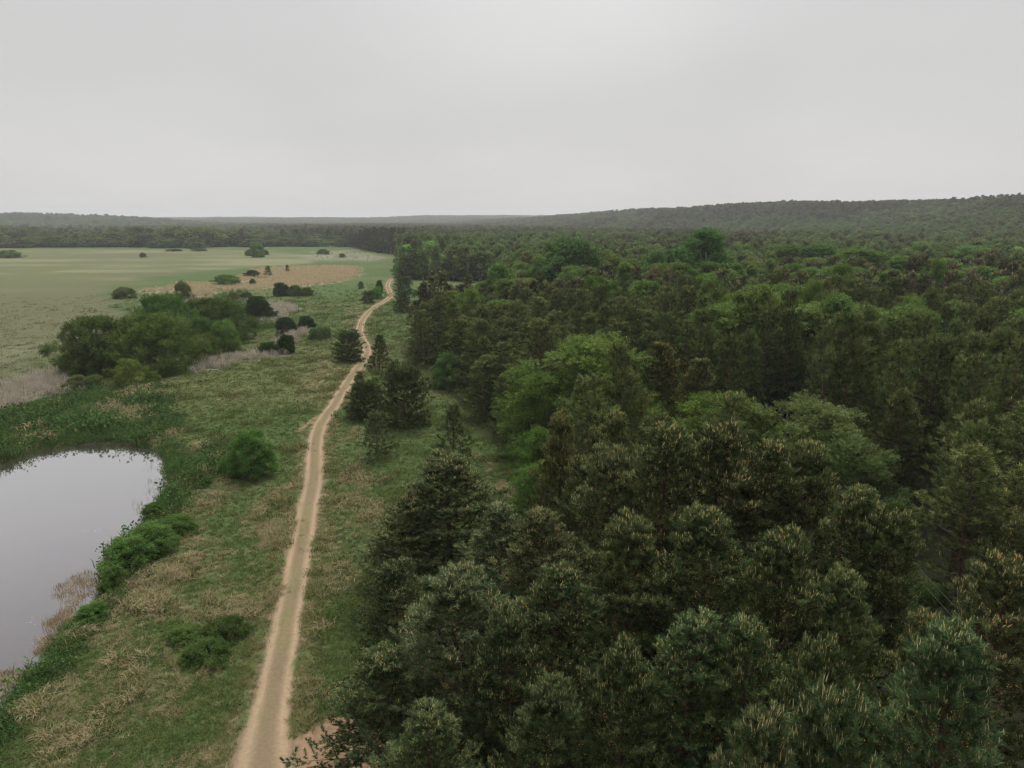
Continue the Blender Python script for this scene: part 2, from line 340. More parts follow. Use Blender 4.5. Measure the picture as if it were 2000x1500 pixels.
def set_col(me, c):
    a = me.attributes.new('col', 'FLOAT_COLOR', 'POINT')
    a.data.foreach_set('color', np.concatenate([c, np.ones((len(c), 1))], 1).astype(np.float32).ravel())
def frames(D, g=rng):
    D = D / (np.linalg.norm(D, axis=1)[:, None] + 1e-9)
    u = np.where(np.abs(D[:, 2:3]) > .95, np.array([[1., 0, 0]]), np.array([[0., 0, 1]]))
    a = np.cross(D, u); a /= np.linalg.norm(a, axis=1)[:, None] + 1e-9; b = np.cross(D, a)
    th = g.uniform(0, 2 * pi, len(D))[:, None]
    A = a * np.cos(th) + b * np.sin(th); B = np.cross(D, A)
    return np.stack([A, B, D], -1)                    # columns: x, y, z (z along D)
def obj(name, me, parent=None, kind=None, label=None, cat=None, group=None):
    o = bpy.data.objects.new(name, me); COL.objects.link(o); o.parent = parent
    if kind: o['kind'] = kind
    if label: o['label'] = label
    if cat: o['category'] = cat
    if group: o['group'] = group
    return o

# needle bundle / leaf spray templates: z is the shoot axis
def needles(n, length, width, axis, spread, g):
    V = []; F = []
    for i in range(n):
        a = i / n; th = i * 2.4 + g.uniform(0, .5); ph = spread * g.uniform(.75, 1.2) * (1.1 - .5 * a)
        d = np.array([sin(ph) * cos(th), sin(ph) * sin(th), cos(ph)]); s_ = np.cross(d, [sin(th), cos(th), .3]); s_ /= np.linalg.norm(s_)
        p = np.array([0, 0, axis * a]); q = p + d * length * g.uniform(.8, 1.15)
        V += [p - s_ * width / 2, p + s_ * width / 2, q]; F.append([3 * i, 3 * i + 1, 3 * i + 2])
    return np.array(V), np.array(F)
def spray(n, length, leaf, wid, droop=0., g=None):
    V = []; F = []
    for i in range(n):
        a = (i + .5) / n; th = i * 2.4 + g.uniform(0, .6)
        p = np.array([0, 0, length * a]) + g.normal(0, .03 * length, 3)
        d = np.array([cos(th) * .8, sin(th) * .8, .45 - droop]); d /= np.linalg.norm(d)
        s_ = np.cross(d, g.normal(0, 1, 3)); s_ /= np.linalg.norm(s_); l = leaf * g.uniform(.7, 1.2)
        V += [p, p + d * l * .5 + s_ * wid * l, p + d * l, p + d * l * .5 - s_ * wid * l]
        F += [[4 * i, 4 * i + 1, 4 * i + 2], [4 * i, 4 * i + 2, 4 * i + 3]]
    return np.array(V), np.array(F)
SPIKE_V = np.array([[.5, 0, 0], [-.25, .433, 0], [-.25, -.433, 0], [0, 0, 1]]); SPIKE_F = np.array([[0, 1, 3], [1, 2, 3], [2, 0, 3]])

def pine(seed, H, Rr, zb, q):
    """q: whorl gap, lateral step, shoot step, needle template args, twig tubes, candle size, candle share, pollen"""
    g = np.random.default_rng(seed)
    wood, cr, ca, po = Geo(), Geo(), Geo(), Geo()
    nseg = 14; tt = np.linspace(0, 1, nseg)
    lean = g.normal(0, .012, 2) * H; wig = np.cumsum(g.normal(0, .03, (nseg, 2)), 0) * .5
    TP = np.stack([lean[0] * tt ** 2 + wig[:, 0], lean[1] * tt ** 2 + wig[:, 1], tt * H * .985], 1); TP[0, :2] = 0
    tr = .0125 * H * (1 - tt) ** .8 + .015
    wood.tube(TP, tr, q.get('sides', 8), 0)
    at = lambda z: np.array([np.interp(z, TP[:, 2], TP[:, 0]), np.interp(z, TP[:, 2], TP[:, 1]), z])
    SP, SD, SU, SB = [], [], [], []                            # shoot position, direction, outwardness
    z = zb * H; lob = g.uniform(0, 6.28, 3)
    while z < H * .975:
        t = (z - zb * H) / (H - zb * H)
        prof = (1 - t) ** q.get('pw', .62) * min(1, q.get('p0', .55) + 1.8 * t)
        nb = g.integers(4, 7) if t < .93 else 4
        a0 = g.uniform(0, 6.28)
        for b in range(nb):
            az = a0 + b * 2 * pi / nb + g.normal(0, .22)
            Lb = Rr * prof * g.uniform(.5, 1.25) * (1 + .17 * sin(2 * az + lob[0] + 3 * t)) + .25
            if t < .25 and g.random() < q.get('gap', .25): continue
            bt = g.normal(0, .13)
            e0 = (-.12 + 1.0 * t ** 1.3) + g.normal(0, .1); e1 = e0 + .35 + .25 * t
            s = np.linspace(0, 1, 6); e = e0 + (e1 - e0) * s ** 1.5
            rad = np.concatenate([[0], np.cumsum(np.cos(e[:-1])) / 5]) * Lb; up = np.concatenate([[0], np.cumsum(np.sin(e[:-1])) / 5]) * Lb
            bend = az + .18 * g.normal() * s
            bz = z + g.uniform(-.12, .12) * q['wg']
            BP = at(bz) + np.stack([rad * np.cos(bend), rad * np.sin(bend), up], 1)
            wood.tube(BP, np.linspace(.011 * Lb + .012, .007, 6), 4, 0)
            # laterals
            sl = np.arange(.22 if t < .6 else .1, 1.0, q['ls'] / max(Lb, .4))
            dirb = np.array([cos(az), sin(az), 0]); side = np.array([-sin(az), cos(az), 0])
            for i, s_ in enumerate(sl):
                p = np.array([np.interp(s_, s, BP[:, k]) for k in range(3)])
                l2 = ((1 - s_) * .55 * Lb + .22) * g.uniform(.6, 1.15) * q.get('l2', 1)
                sg = 1 if i % 2 else -1; an = g.uniform(.65, 1.15)
                d2 = dirb * cos(an) + side * sg * sin(an); d2 = d2 + np.array([0, 0, .18 + .5 * t + g.normal(0, .16)]); d2 /= np.linalg.norm(d2)
                if q.get('twig'): wood.add(SPIKE_V @ np.array([side * .018, np.array([0, 0, .018]), d2 * l2]) + p, T=SPIKE_F)
                ns = max(1, int(l2 / q['ss']))
                for k in range(ns):
                    u = (k + .6) / ns
                    if s_ < .5 and u < .6 and t < .85 and g.random() < .75: continue
                    pp = p + d2 * l2 * u + np.array([0, 0, .12 * l2 * u * u])
                    dd = d2 * .8 + np.array([0, 0, .35 + .5 * u]) + g.normal(0, .42, 3)
                    SP.append(pp); SD.append(dd); SU.append(s_ * .6 + .4 * u); SB.append(bt)
            for k in range(q.get('tipn', 4)):
                SP.append(BP[-1] + g.normal(0, .1, 3)); SD.append(dirb * .6 + np.array([0, 0, .9]) + g.normal(0, .35, 3)); SU.append(1.); SB.append(bt)
        z += q['wg'] * g.uniform(.8, 1.2) * (1 - .35 * t)
    for k in range(q.get('tipn', 4) + 4):
        SP.append(at(H * .97) + np.array([0, 0, g.uniform(-.03, .012) * H])); SD.append(g.normal(0, .4, 3) + np.array([0, 0, 1.2])); SU.append(1.); SB.append(0)
    SP = np.array(SP); SD = np.array(SD); SU = np.array(SU)
    tv, tf = needles(*q['nd'], g)
    sc = g.uniform(.75, 1.25, len(SP)); Mx = frames(SD, g) * sc[:, None, None]
    hz = (SP[:, 2] / H)
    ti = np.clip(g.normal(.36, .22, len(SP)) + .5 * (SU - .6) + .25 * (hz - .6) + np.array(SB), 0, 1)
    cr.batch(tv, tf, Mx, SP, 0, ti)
    if q['cs'] > 0:
        pr = q['cs'] * (.05 + 1.6 * np.clip(hz - q.get('ch', .45), 0, 1)) * (SU > .66)
        sel = g.random(len(SP)) < pr; n = int(sel.sum()); cl, cw = q['cz']
        rep = q.get('crep', 2)
        for r_ in range(rep):
            D = np.array([0, 0, 1.]) + g.normal(0, .16, (n, 3)) + .12 * SD[sel]
            Fm = frames(D, g); l = cl * g.uniform(.55, 1.25, n)
            Fm = Fm * np.stack([np.full(n, cw), np.full(n, cw), l], 1)[:, None, :]
            base = SP[sel] + SD[sel] / np.linalg.norm(SD[sel], axis=1)[:, None] * .1 + g.normal(0, .05 * (rep > 1), (n, 3))
            ca.batch(SPIKE_V, SPIKE_F, Fm, base, 0, g.uniform(0, 1, n))
    if q.get('pollen'):
        sel = (g.random(len(SP)) < q['pollen']) & (hz < .86); n = int(sel.sum())
        for r_ in range(2):
            Fm = frames(SD[sel] + g.normal(0, .3, (n, 3)), g) * .042
            po.batch(SPIKE_V * [1, 1, 1.6], SPIKE_F, Fm, SP[sel] + g.normal(0, .05, (n, 3)), 0)
    nm = 'pine'
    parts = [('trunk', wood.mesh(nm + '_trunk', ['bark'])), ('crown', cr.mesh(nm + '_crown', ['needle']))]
    if ca.n: parts.append(('new_shoots', ca.mesh(nm + '_shoots', ['candle'])))
    if po.n: parts.append(('pollen_cones', po.mesh(nm + '_cones', ['cone'])))
    return dict(parts=parts, H=H, W=2 * Rr * 1.05, geo=(wood, cr, ca))

def prof_fn(shape, t):
    if shape == 'dome': return np.sqrt(np.clip(1 - t ** 2.6, 0, 1)) * (.86 + .14 * np.minimum(1, 3 * t + .3))
    if shape == 'oval': return np.sin(np.clip(t * .93 + .07, 0, 1) * pi) ** .6
    if shape == 'cone': return np.clip(1 - t, 0, 1) ** .75 * np.minimum(1, .45 + 2.2 * t) * 1.05
    return np.clip(1 - t, 0, 1) ** .5 * (.4 + .6 * t) * 1.5                                      # vase
def leafy(seed, H, Rr, zb, shape, ncl, nsp, rc, sp, leafm, barkm, stems=1, out=.7, twigs=True, up=.5, inner=.45):
    g = np.random.default_rng(seed); wood, cr = Geo(), Geo()
    t = np.clip(g.beta(1.15, 1.0, ncl), 0, .985); az = g.uniform(0, 2 * pi, ncl)
    lo = g.uniform(0, 6.28, 4); lob = 1 + .15 * np.sin(2 * az + lo[0] + 2 * t) + .12 * np.sin(5 * az + lo[1] + 6 * t) + g.normal(0, .09, ncl) + .22 * (g.random(ncl) < .1)
    rr = prof_fn(shape, t) * Rr * lob * (inner + (1 - inner) * g.random(ncl) ** .35)
    rr = np.where(g.random(ncl) < .12, rr * .5, rr)
    cz = (zb + t * (1 - zb)) * H * (1 + .07 * np.sin(3 * az + lo[2]) + g.normal(0, .035, ncl)) - rc * .3; cz = np.minimum(cz, H * .97 - rc * .4)
    Cn = np.stack([rr * np.cos(az), rr * np.sin(az), np.maximum(cz, rc * .3)], 1)
    # stems
    bases = [np.zeros(3)] if stems == 1 else [np.array([cos(a) * .35 * Rr * .25, sin(a) * .35 * Rr * .25, 0]) for a in np.linspace(0, 6.28, stems, endpoint=False)]
    fork = max(zb * H, .12 * H)
    if stems == 1:
        tp = np.linspace(0, 1, 8); P = np.stack([g.normal(0, .02, 8).cumsum() * .5, g.normal(0, .02, 8).cumsum() * .5, tp * H * .82], 1); P[0] = 0
        wood.tube(P, .016 * H * (1 - tp * .85) + .02, 7)
    for i in range(min(ncl, 60 if twigs else 14)):
        b = bases[i % len(bases)]; c = Cn[i]
        st = b + np.array([0, 0, fork * g.uniform(.5, 1) if stems > 1 else min(c[2] * .75, g.uniform(.6, 1.6) * fork)]) if stems == 1 else b
        s = np.linspace(0, 1, 6)[:, None]; mid = np.array([c[0] * .35, c[1] * .35, c[2] * .75 + st[2] * .25])
        P = (1 - s) ** 2 * st + 2 * s * (1 - s) * mid + s ** 2 * c
        wood.tube(P, np.linspace(.006 * H + .01, .008, 6), 4)
    n = ncl * nsp; ci = np.repeat(np.arange(ncl), nsp)
    off = g.normal(0, 1, (n, 3)); off /= np.linalg.norm(off, axis=1)[:, None]; off *= (g.random(n) ** .5)[:, None] * rc * g.uniform(.7, 1.3, ncl)[ci][:, None]
    off[:, 2] *= .75
    P = Cn[ci] + off; P[:, 2] = np.maximum(P[:, 2], .05)
    rad = np.stack([np.cos(az[ci]), np.sin(az[ci]), np.zeros(n)], 1)
    D = off / rc + out * rad * (.3 + rr[ci] / Rr)[:, None] + np.array([0, 0, up]) + g.normal(0, .35, (n, 3))
    tv, tf = spray(*sp, g=g)
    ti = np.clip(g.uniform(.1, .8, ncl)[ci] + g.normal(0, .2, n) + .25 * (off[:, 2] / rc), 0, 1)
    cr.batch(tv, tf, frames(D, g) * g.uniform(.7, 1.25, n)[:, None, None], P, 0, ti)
    top = P[:, 2].max()
    return dict(parts=[('trunk' if stems == 1 else 'stems', wood.mesh('tree_trunk', [barkm])), ('crown' if stems == 1 else 'foliage', cr.mesh('tree_crown', [leafm]))],
                H=H, W=2 * Rr * 1.08, geo=(wood, cr, None), mats=(barkm, leafm))

# ------------------------------------------------------------------ kinds of plants (meshes shared by every copy)
QN = dict(wg=.62, ls=.21, ss=.14, nd=(28, .17, .026, .2, .9), l2=1.3, twig=True, cs=.8, cz=(.21, .048), crep=2, pollen=.5, sides=10, tipn=6)
QM = dict(wg=.74, ls=.36, ss=.25, nd=(13, .28, .065, .26, .95), l2=1.2, cs=.8, ch=.62, cz=(.34, .055), crep=1, sides=6, tipn=3)
QF = dict(wg=1.0, ls=.85, ss=.6, nd=(8, .58, .2, .4, 1.0), cs=1.1, ch=.62, cz=(.7, .15), crep=1, sides=4, tipn=2)
def Q(b, **k): d = dict(b); d.update(k); return d
K = {}
K['pine_near'] = [pine(11, 14, 3.3, .12, Q(QN, p0=.8, pw=.66)), pine(12, 13, 3.6, .1, Q(QN, p0=.85, pw=.56)), pine(13, 14, 3.1, .15, Q(QN, p0=.75, pw=.74)), pine(14, 12, 3.4, .06, Q(QN, p0=.9, pw=.62))]
K['pine_wood'] = [pine(20 + i, 14, 2.8 + .25 * (i % 3), .25 + .06 * (i % 3), Q(QM, pw=(.5, .75, .6, .42, .68, .85)[i])) for i in range(6)]
K['pine_edge'] = [pine(30 + i, 13, 3.0 + .2 * i, .05, Q(QM, p0=.8, pw=.55)) for i in range(3)]
K['pine_bushy'] = [pine(40 + i, 6, 2.7 - .2 * i, .0, Q(QM, wg=.36, ls=.36, ss=.27, p0=.9, pw=(.15, .2, .4)[i], l2=1.5, cs=.15, cz=(.2, .04), gap=.0)) for i in range(3)]
K['pine_open'] = [pine(50 + i, 6, 2.1, .06, Q(QM, wg=.5, ls=.42, p0=.7, pw=.8, cs=.3, gap=.3)) for i in range(2)]
K['pine_far'] = [pine(60 + i, 14, 2.6, .35, Q(QF, pw=(.5, .7, .45, .6)[i], p0=.6)) for i in range(4)]
g0 = rng
K['green_near'] = [leafy(70, 12, 4.6, .08, 'dome', 150, 66, .72, (8, .42, .15, .28), 'leaf', 'bark_grey'),
                   leafy(71, 12, 4.0, .1, 'oval', 140, 64, .68, (8, .42, .15, .28), 'leaf', 'bark_grey')]
K['birch'] = [leafy(80 + i, 14, 2.6, .12, 'cone' if i % 2 else 'oval', 130, 34, .75, (6, .5, .26, .3, .2), 'leaf_birch', 'bark_birch', twigs=False, up=.25) for i in range(3)]
K['birch_near'] = [leafy(84, 8, 2.0, .08, 'oval', 130, 60, .5, (8, .35, .085, .3), 'leaf_birch', 'bark_birch', up=.6)]
K['round'] = [leafy(90 + i, 18, 7, .15, 'dome', 300, 34, 1.15, (7, .7, .4, .36), 'leaf_dark', 'bark_grey', twigs=False, up=.3, inner=.7) for i in range(2)]
K['willow'] = [leafy(95 + i, 8, 6, .0, 'dome', 250, 40, .85, (7, .5, .24, .24), 'leaf_willow', 'bark_grey', stems=7, up=.55, inner=.62) for i in range(2)]
K['bush'] = [leafy(100 + i, 3, 2, .0, 'dome', 90, 34, .38, (7, .32, .14, .26), 'leaf_willow', 'bark_grey', stems=5, up=.6) for i in range(3)]
K['bush_dark'] = [leafy(104 + i, 4, 2, .0, 'oval' if i else 'dome', 110, 34, .42, (7, .32, .17, .32), 'leaf_dark', 'bark_grey', stems=3, up=.4, inner=.7) for i in range(2)]
K['bush_bright'] = [leafy(107, 3.4, 1.7, .0, 'dome', 150, 40, .3, (7, .3, .10, .26), 'leaf', 'bark_grey', stems=7, up=1.1)]
K['bramble'] = [leafy(108, 1.6, 2.2, .0, 'dome', 130, 42, .28, (7, .28, .10, .34), 'leaf_willow', 'bark_grey', stems=8, up=.5)]
K['sapling'] = [leafy(109, 5, .9, .1, 'cone', 46, 22, .35, (6, .35, .16, .3), 'leaf_birch', 'bark_birch', twigs=False, up=.9)]
K['leaf_far'] = [leafy(110 + i, 11, 5 - .5 * i, .05, ('dome', 'dome', 'oval')[i], 70, 13, 1.5, (5, 1.0, .7, .4), 'leaf_willow', 'bark_grey', twigs=False, inner=.7) for i in range(3)]
K['birch_far'] = [leafy(115 + i, 14, 2.8, .1, 'cone' if i else 'oval', 46, 12, 1.1, (5, .8, .6, .4, .2), 'leaf_birch', 'bark_birch', twigs=False, up=.3) for i in range(2)]

PLACED = []                                           # x, y, crown radius of everything hand placed
NAMES = dict(pine_near='pine_tree', pine_wood='pine_tree', pine_edge='pine_tree', pine_bushy='pine_tree', pine_open='pine_tree', pine_far='pine_tree', green_near='broadleaf_tree',
             birch='birch_tree', birch_near='birch_tree', birch_far='birch_tree', round='broadleaf_tree', willow='willow_tree', bush='bush', bush_dark='bush', bush_bright='bush',
             bramble='bramble_bush', sapling='birch_sapling', leaf_far='broadleaf_tree')
CATS = dict(pine_tree='pine tree', broadleaf_tree='tree', birch_tree='birch tree', willow_tree='willow', bush='bush', bramble_bush='bush', birch_sapling='sapling')
COUNT = {}
FILL = []
def place(kind, x, y, H, W, label, group=None, col=(1, 1, 1), var=None, rz=None, z=None, name=None):
    pr = K[kind]; k = var if var is not None else int(rng.integers(len(pr))); p = pr[k % len(pr)]
    nm = name or NAMES[kind]; COUNT[nm] = COUNT.get(nm, 0) + 1
    e = bpy.data.objects.new(nm, None); COL.objects.link(e); e.empty_display_size = .5
    e.location = (x, y, (tz(x, y) if z is None else z) - .05); e.rotation_euler = (rng.normal(0, .02), rng.normal(0, .02), rng.uniform(0, 6.28) if rz is None else rz)
    e.scale = (W / p['W'], W / p['W'], H / p['H'])
    e['label'] = label; e['category'] = CATS[NAMES[kind]]
    if group: e['group'] = group
    FILL.append((e, H, W, col, nm, kind))
    for pn, me in p['parts']:
        o = bpy.data.objects.new(pn, me); o.parent = e
        if pn in ('new_shoots', 'pollen_cones'): o['kind'] = 'stuff'
        o.color = (*col, 1); COL.objects.link(o)
    return e
def based(kind, cx, yb, yt, wpx, label, group=None, col=(1, 1, 1), **kw):
    """stand a plant on the ground seen at (cx, yb), as tall and wide as it looks"""
    x, y = G(cx, yb); W = wpx / FOC * (y * cos(PITCH) + CAM_H * sin(PITCH))
    # the lowest pixels of a crown belong to its near side: move the stem half a crown back
    y += W * .33; x *= y / (y - W * .33)
    a, f, d = ray(cx, yt); H = max(.3, CAM_H + d / f * y - W * .0)
    W = wpx / FOC * (y * cos(PITCH) + (CAM_H - H * .5) * sin(PITCH))
    if kind == 'pine_bushy': H *= .88; W *= 1.08
    PLACED.append((x, y, W * .42)); return place(kind, x, y, H, W, label, group, col, **kw)
def topped(kind, cx, yt, H, W, label, group=None, col=(1, 1, 1), **kw):
    x, y = G(cx, yt, H); PLACED.append((x, y, W * .42)); return place(kind, x, y, H, W, label, group, col, **kw)

# ------------------------------------------------------------------ ground, pond, track
rr_ = [3., 6, 9, 12, 15, 18, 21]
while rr_[-1] < 135: rr_.append(rr_[-1] * (1.0075 if rr_[-1] > 24 else 1.03))
while rr_[-1] < 9800: rr_.append(rr_[-1] * 1.017)
rr_ = np.array(rr_)
an_ = np.concatenate([np.linspace(-R(50), R(50), 335), np.linspace(R(50), R(310), 62)[1:-1]])
nr, na = len(rr_), len(an_)
X = (rr_[:, None] * np.sin(an_)[None]).ravel(); Y = (rr_[:, None] * np.cos(an_)[None]).ravel()
def terr_fast(x, y):
    z = np.empty(len(x)); near = np.hypot(x, y) < 420
    z[near] = terr(x[near], y[near])
    if (~near).any(): z[~near] = terr(x[~near], y[~near])
    return z
Zt = terr_fast(X, Y)
f_ = fields(X, Y)
gcol = ground_col(X, Y, f_)
pin = sdist(X, Y, POND); mud = sst(-.9, .3, pin) * (np.hypot(X, Y) < 200)
gcol = gcol * (1 - mud[:, None]) + C(.05, .042, .03) * mud[:, None]
g = Geo()
i = np.arange(nr - 1)[:, None] * na; j = np.arange(na)[None]; j2 = (j + 1) % na
Qd = np.stack([i + j, i + na + j, i + na + j2, i + j2], -1).reshape(-1, 4)
V = np.stack([X, Y, Zt], 1); g.add(V, Q=Qd)
g.add(np.array([[0, 0, Zt[0]]]), T=np.stack([np.full(na, nr * na), np.arange(na), (np.arange(na) + 1) % na], 1) - nr * na)
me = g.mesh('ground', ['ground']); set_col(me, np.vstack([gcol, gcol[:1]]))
me.polygons.foreach_set('use_smooth', np.ones(len(me.polygons), bool))
obj('ground', me, kind='structure')

wp = POND; cen = wp.mean(0); rings = [1.06, .97, .8, .55, .3]
g = Geo(); n = len(wp)
for k, s_ in enumerate(rings): g.add(np.column_stack([cen + (wp - cen) * s_, np.full(n, -.42)]))
g.add(np.array([[*cen, -.42]]))
for k in range(len(rings) - 1):
    a = k * n + np.arange(n); b = k * n + (np.arange(n) + 1) % n
    g.Q.append((np.stack([a, b, b + n, a + n], 1), 0))
k = len(rings) - 1; a = k * n + np.arange(n); b = k * n + (np.arange(n) + 1) % n
g.T.append((np.stack([a, b, np.full(n, (k + 1) * n)], 1), 0))
me = g.mesh('pond_water', ['water'])
obj('pond_water', me, kind='structure')

TN = np.gradient(TRACK, axis=0); TN /= np.linalg.norm(TN, axis=1)[:, None]; TN = np.stack([TN[:, 1], -TN[:, 0]], 1)
TP_ = catmull(TRACK, .35) if False else TRACK
us = np.array([-2.5, -2.0, -1.65, -1.4, -1.2, -1.0, -.8, -.6, -.42, -.25, 0, .25, .42, .6, .8, 1.0, 1.2, 1.4, 1.65, 2.0, 2.5])
wig_ = (fbm(TRACK[:, 0], TRACK[:, 1], 5, 33, 3) - .5) * .5
wid = track_w(TRACK[:, 1]) / 1.28
ce = TRACK + TN * wig_[:, None] * .6
PX = ce[:, None, :] + TN[:, None, :] * (us[None, :, None] * wid[:, None, None])
px_, py_ = PX[..., 0].ravel(), PX[..., 1].ravel()
U = np.broadcast_to(us, (len(TRACK), len(us))).ravel()
zz = terr(px_, py_); dd_ = seg_dist(px_, py_, TR_C[::2])
zz = zz + .12 * sst(2.4, 1.6, dd_)
au = np.abs(U)
zz = zz + .035 - .08 * np.exp(-((au - .7) / .2) ** 2) + .05 * np.exp(-(U / .35) ** 2) - .2 * sst(1.5, 2.5, au) + (fbm(px_, py_, .6, 44, 2) - .5) * .03
ft = fields(px_, py_); ft['near_track'][:] = 1; gc = ground_col(px_, py_, ft)
nf = fbm(px_, py_, 1.1, 51, 3); nl = fbm(U * 3, py_ * .35, 1, 57, 3)
sand = C(.222, .164, .106) * (.86 + .3 * nl)[:, None] * (.80 + .46 * np.exp(-((au - .66) / .25) ** 4))[:, None]
near_all = sst(36, 30, py_)
grassy = np.maximum(sst(.42, .12, au + (nf - .5) * .9) * .6 * (1 - near_all) * sst(.3, .5, fbm(px_, py_, 6, 59, 3) + .12), sst(1.0, 1.35, au + (nf - .5) * 1.3))
ctr = (au < .6)[:, None]
gmix = np.where(ctr, C(.20, .175, .085) * .6 + gc * .4, gc)
tc_ = sand * (1 - grassy[:, None]) + gmix * grassy[:, None]
g = Geo(); nu = len(us); i = np.arange(len(TRACK) - 1)[:, None] * nu; j = np.arange(nu - 1)[None]
g.add(np.stack([px_, py_, zz], 1), Q=np.stack([i + j, i + j + 1, i + nu + j + 1, i + nu + j], -1).reshape(-1, 4))
me = g.mesh('dirt_track', ['track']); set_col(me, tc_); me.polygons.foreach_set('use_smooth', np.ones(len(me.polygons), bool))
obj('dirt_track', me, kind='structure')

# ------------------------------------------------------------------ haze
def box(name, lo, hi):
    me = bpy.data.meshes.new(name); (a, b, c), (d, e, f) = lo, hi
    me.from_pydata([(a, b, c), (d, b, c), (d, e, c), (a, e, c), (a, b, f), (d, b, f), (d, e, f), (a, e, f)], [],
                   [(0, 3, 2, 1), (4, 5, 6, 7), (0, 1, 5, 4), (1, 2, 6, 5), (2, 3, 7, 6), (3, 0, 4, 7)]); return me
hm = bpy.data.materials.new('haze'); hm.use_nodes = True; t = hm.node_tree; t.nodes.clear()
pv = t.nodes.new('ShaderNodeVolumePrincipled'); pv.inputs['Color'].default_value = (.94, .965, 1.0, 1); pv.inputs['Density'].default_value = .00015
pv.inputs['Anisotropy'].default_value = .2
ho = t.nodes.new('ShaderNodeOutputMaterial'); t.links.new(pv.outputs[0], ho.inputs['Volume'])
hb = box('haze', (-10200, -10200, -4), (10200, 10200, 105)); hb.materials.append(hm)
obj('haze', hb, kind='stuff')

# ------------------------------------------------------------------ scattering (only for what nobody could count)
def joined(name, p, mats):
    me = Geo(); 
    for k, gg in enumerate(p['geo']):
        if gg is None: continue
        off = me.n
        for V_, t_ in zip(gg.V, gg.tint): me.V.append(V_); me.tint.append(t_); me.n += len(V_)
        for F, mi in gg.T: me.T.append((F + off, k))
        for F, mi in gg.Q: me.Q.append((F + off, k))
    return me.mesh(name, mats)
def scatter(name, pts, rot, scl, idx, meshes, label, cat):
    """meshes: list of (mesh, colour)"""
    c = bpy.data.collections.new(name + '_kinds')
    for k, (me, col) in enumerate(meshes):
        o = bpy.data.objects.new('%s_kind_%02d' % (name, k), me); o.color = (*col, 1); c.objects.link(o)
    me = bpy.data.meshes.new(name); me.vertices.add(len(pts)); me.vertices.foreach_set('co', np.asarray(pts, np.float32).ravel())
    for nm, ty, val, key in (('rot', 'FLOAT_VECTOR', rot, 'vector'), ('scl', 'FLOAT_VECTOR', scl, 'vector'), ('idx', 'INT', idx, 'value')):
        a = me.attributes.new(nm, ty, 'POINT'); a.data.foreach_set(key, np.ascontiguousarray(val, np.int32 if ty == 'INT' else np.float32).ravel())
    o = obj(name, me, kind='stuff', label=label, cat=cat)
    ng = bpy.data.node_groups.new(name, 'GeometryNodeTree')
    ng.interface.new_socket('Geometry', in_out='INPUT', socket_type='NodeSocketGeometry'); ng.interface.new_socket('Geometry', in_out='OUTPUT', socket_type='NodeSocketGeometry')
    N, L = ng.nodes.new, ng.links.new
    gi, go = N('NodeGroupInput'), N('NodeGroupOutput'); iop = N('GeometryNodeInstanceOnPoints'); ci = N('GeometryNodeCollectionInfo')
    ci.inputs[0].default_value = c; ci.inputs['Separate Children'].default_value = True; ci.inputs['Reset Children'].default_value = True
    iop.inputs['Pick Instance'].default_value = True
    for nm, ty, sk in (('rot', 'FLOAT_VECTOR', 'Rotation'), ('scl', 'FLOAT_VECTOR', 'Scale'), ('idx', 'INT', 'Instance Index')):
        a = N('GeometryNodeInputNamedAttribute'); a.data_type = ty; a.inputs[0].default_value = nm; L(a.outputs[0], iop.inputs[sk])
    L(gi.outputs[0], iop.inputs['Points']); L(ci.outputs[0], iop.inputs['Instance']); L(iop.outputs[0], go.inputs[0])
    md = o.modifiers.new('scatter', 'NODES'); md.node_group = ng
    return o
def tuft(n, h, wd, foot, lean, seed, m, heads=False, curve=.3):
    g_ = np.random.default_rng(seed); V = []; T = []; ti = []; d0 = g_.uniform(0, 6.28)
    for k in range(n):
        p = np.array([*g_.normal(0, foot * .5, 2), -.03]); a = d0 + g_.normal(0, .9) if lean > .8 else g_.uniform(0, 6.28)
        l = h * g_.uniform(.55, 1.15); le = lean * g_.uniform(.5, 1.3)
        d = np.array([cos(a), sin(a), 0]); s_ = np.array([-sin(a), cos(a), 0]) * wd * .5
        mid = p + d * l * .5 * le * .6 + np.array([0, 0, l * .55 * (1 - .35 * min(le, 1))]); tip = p + d * l * le + np.array([0, 0, l * max(.12, 1 - .75 * le)])
        b = len(V); V += [p - s_, p + s_, mid + s_ * .8, mid - s_ * .8, tip]; tv_ = g_.uniform(0, 1); ti += [tv_ * .5, tv_ * .5, tv_, tv_, min(1, tv_ + .2)]
        T += [[b, b + 1, b + 2], [b, b + 2, b + 3], [b + 3, b + 2, b + 4]]
        if heads:
            V += [tip - s_ * 2.2 - [0, 0, .12], tip + s_ * 2.2 - [0, 0, .12], tip + [0, 0, .22]]; T.append([b + 5, b + 6, b + 7]); ti += [1, 1, 1]
    g = Geo(); g.add(np.array(V), T=np.array(T), tint=np.array(ti)); return g.mesh('tuft', [m])
def herb(n, h, foot, leaf, seed, m):
    g_ = np.random.default_rng(seed); g = Geo(); tv, tf = spray(7, h, leaf, .3, g=g_)
    P = np.stack([g_.normal(0, foot * .5, n), g_.normal(0, foot * .5, n), np.zeros(n)], 1)
    D = np.stack([g_.normal(0, .4, n), g_.normal(0, .4, n), np.ones(n)], 1)
    g.batch(tv, tf, frames(D, g_), P, 0, g_.uniform(0, 1, n)); return g.mesh('herb', [m])
W1 = (1, 1, 1)
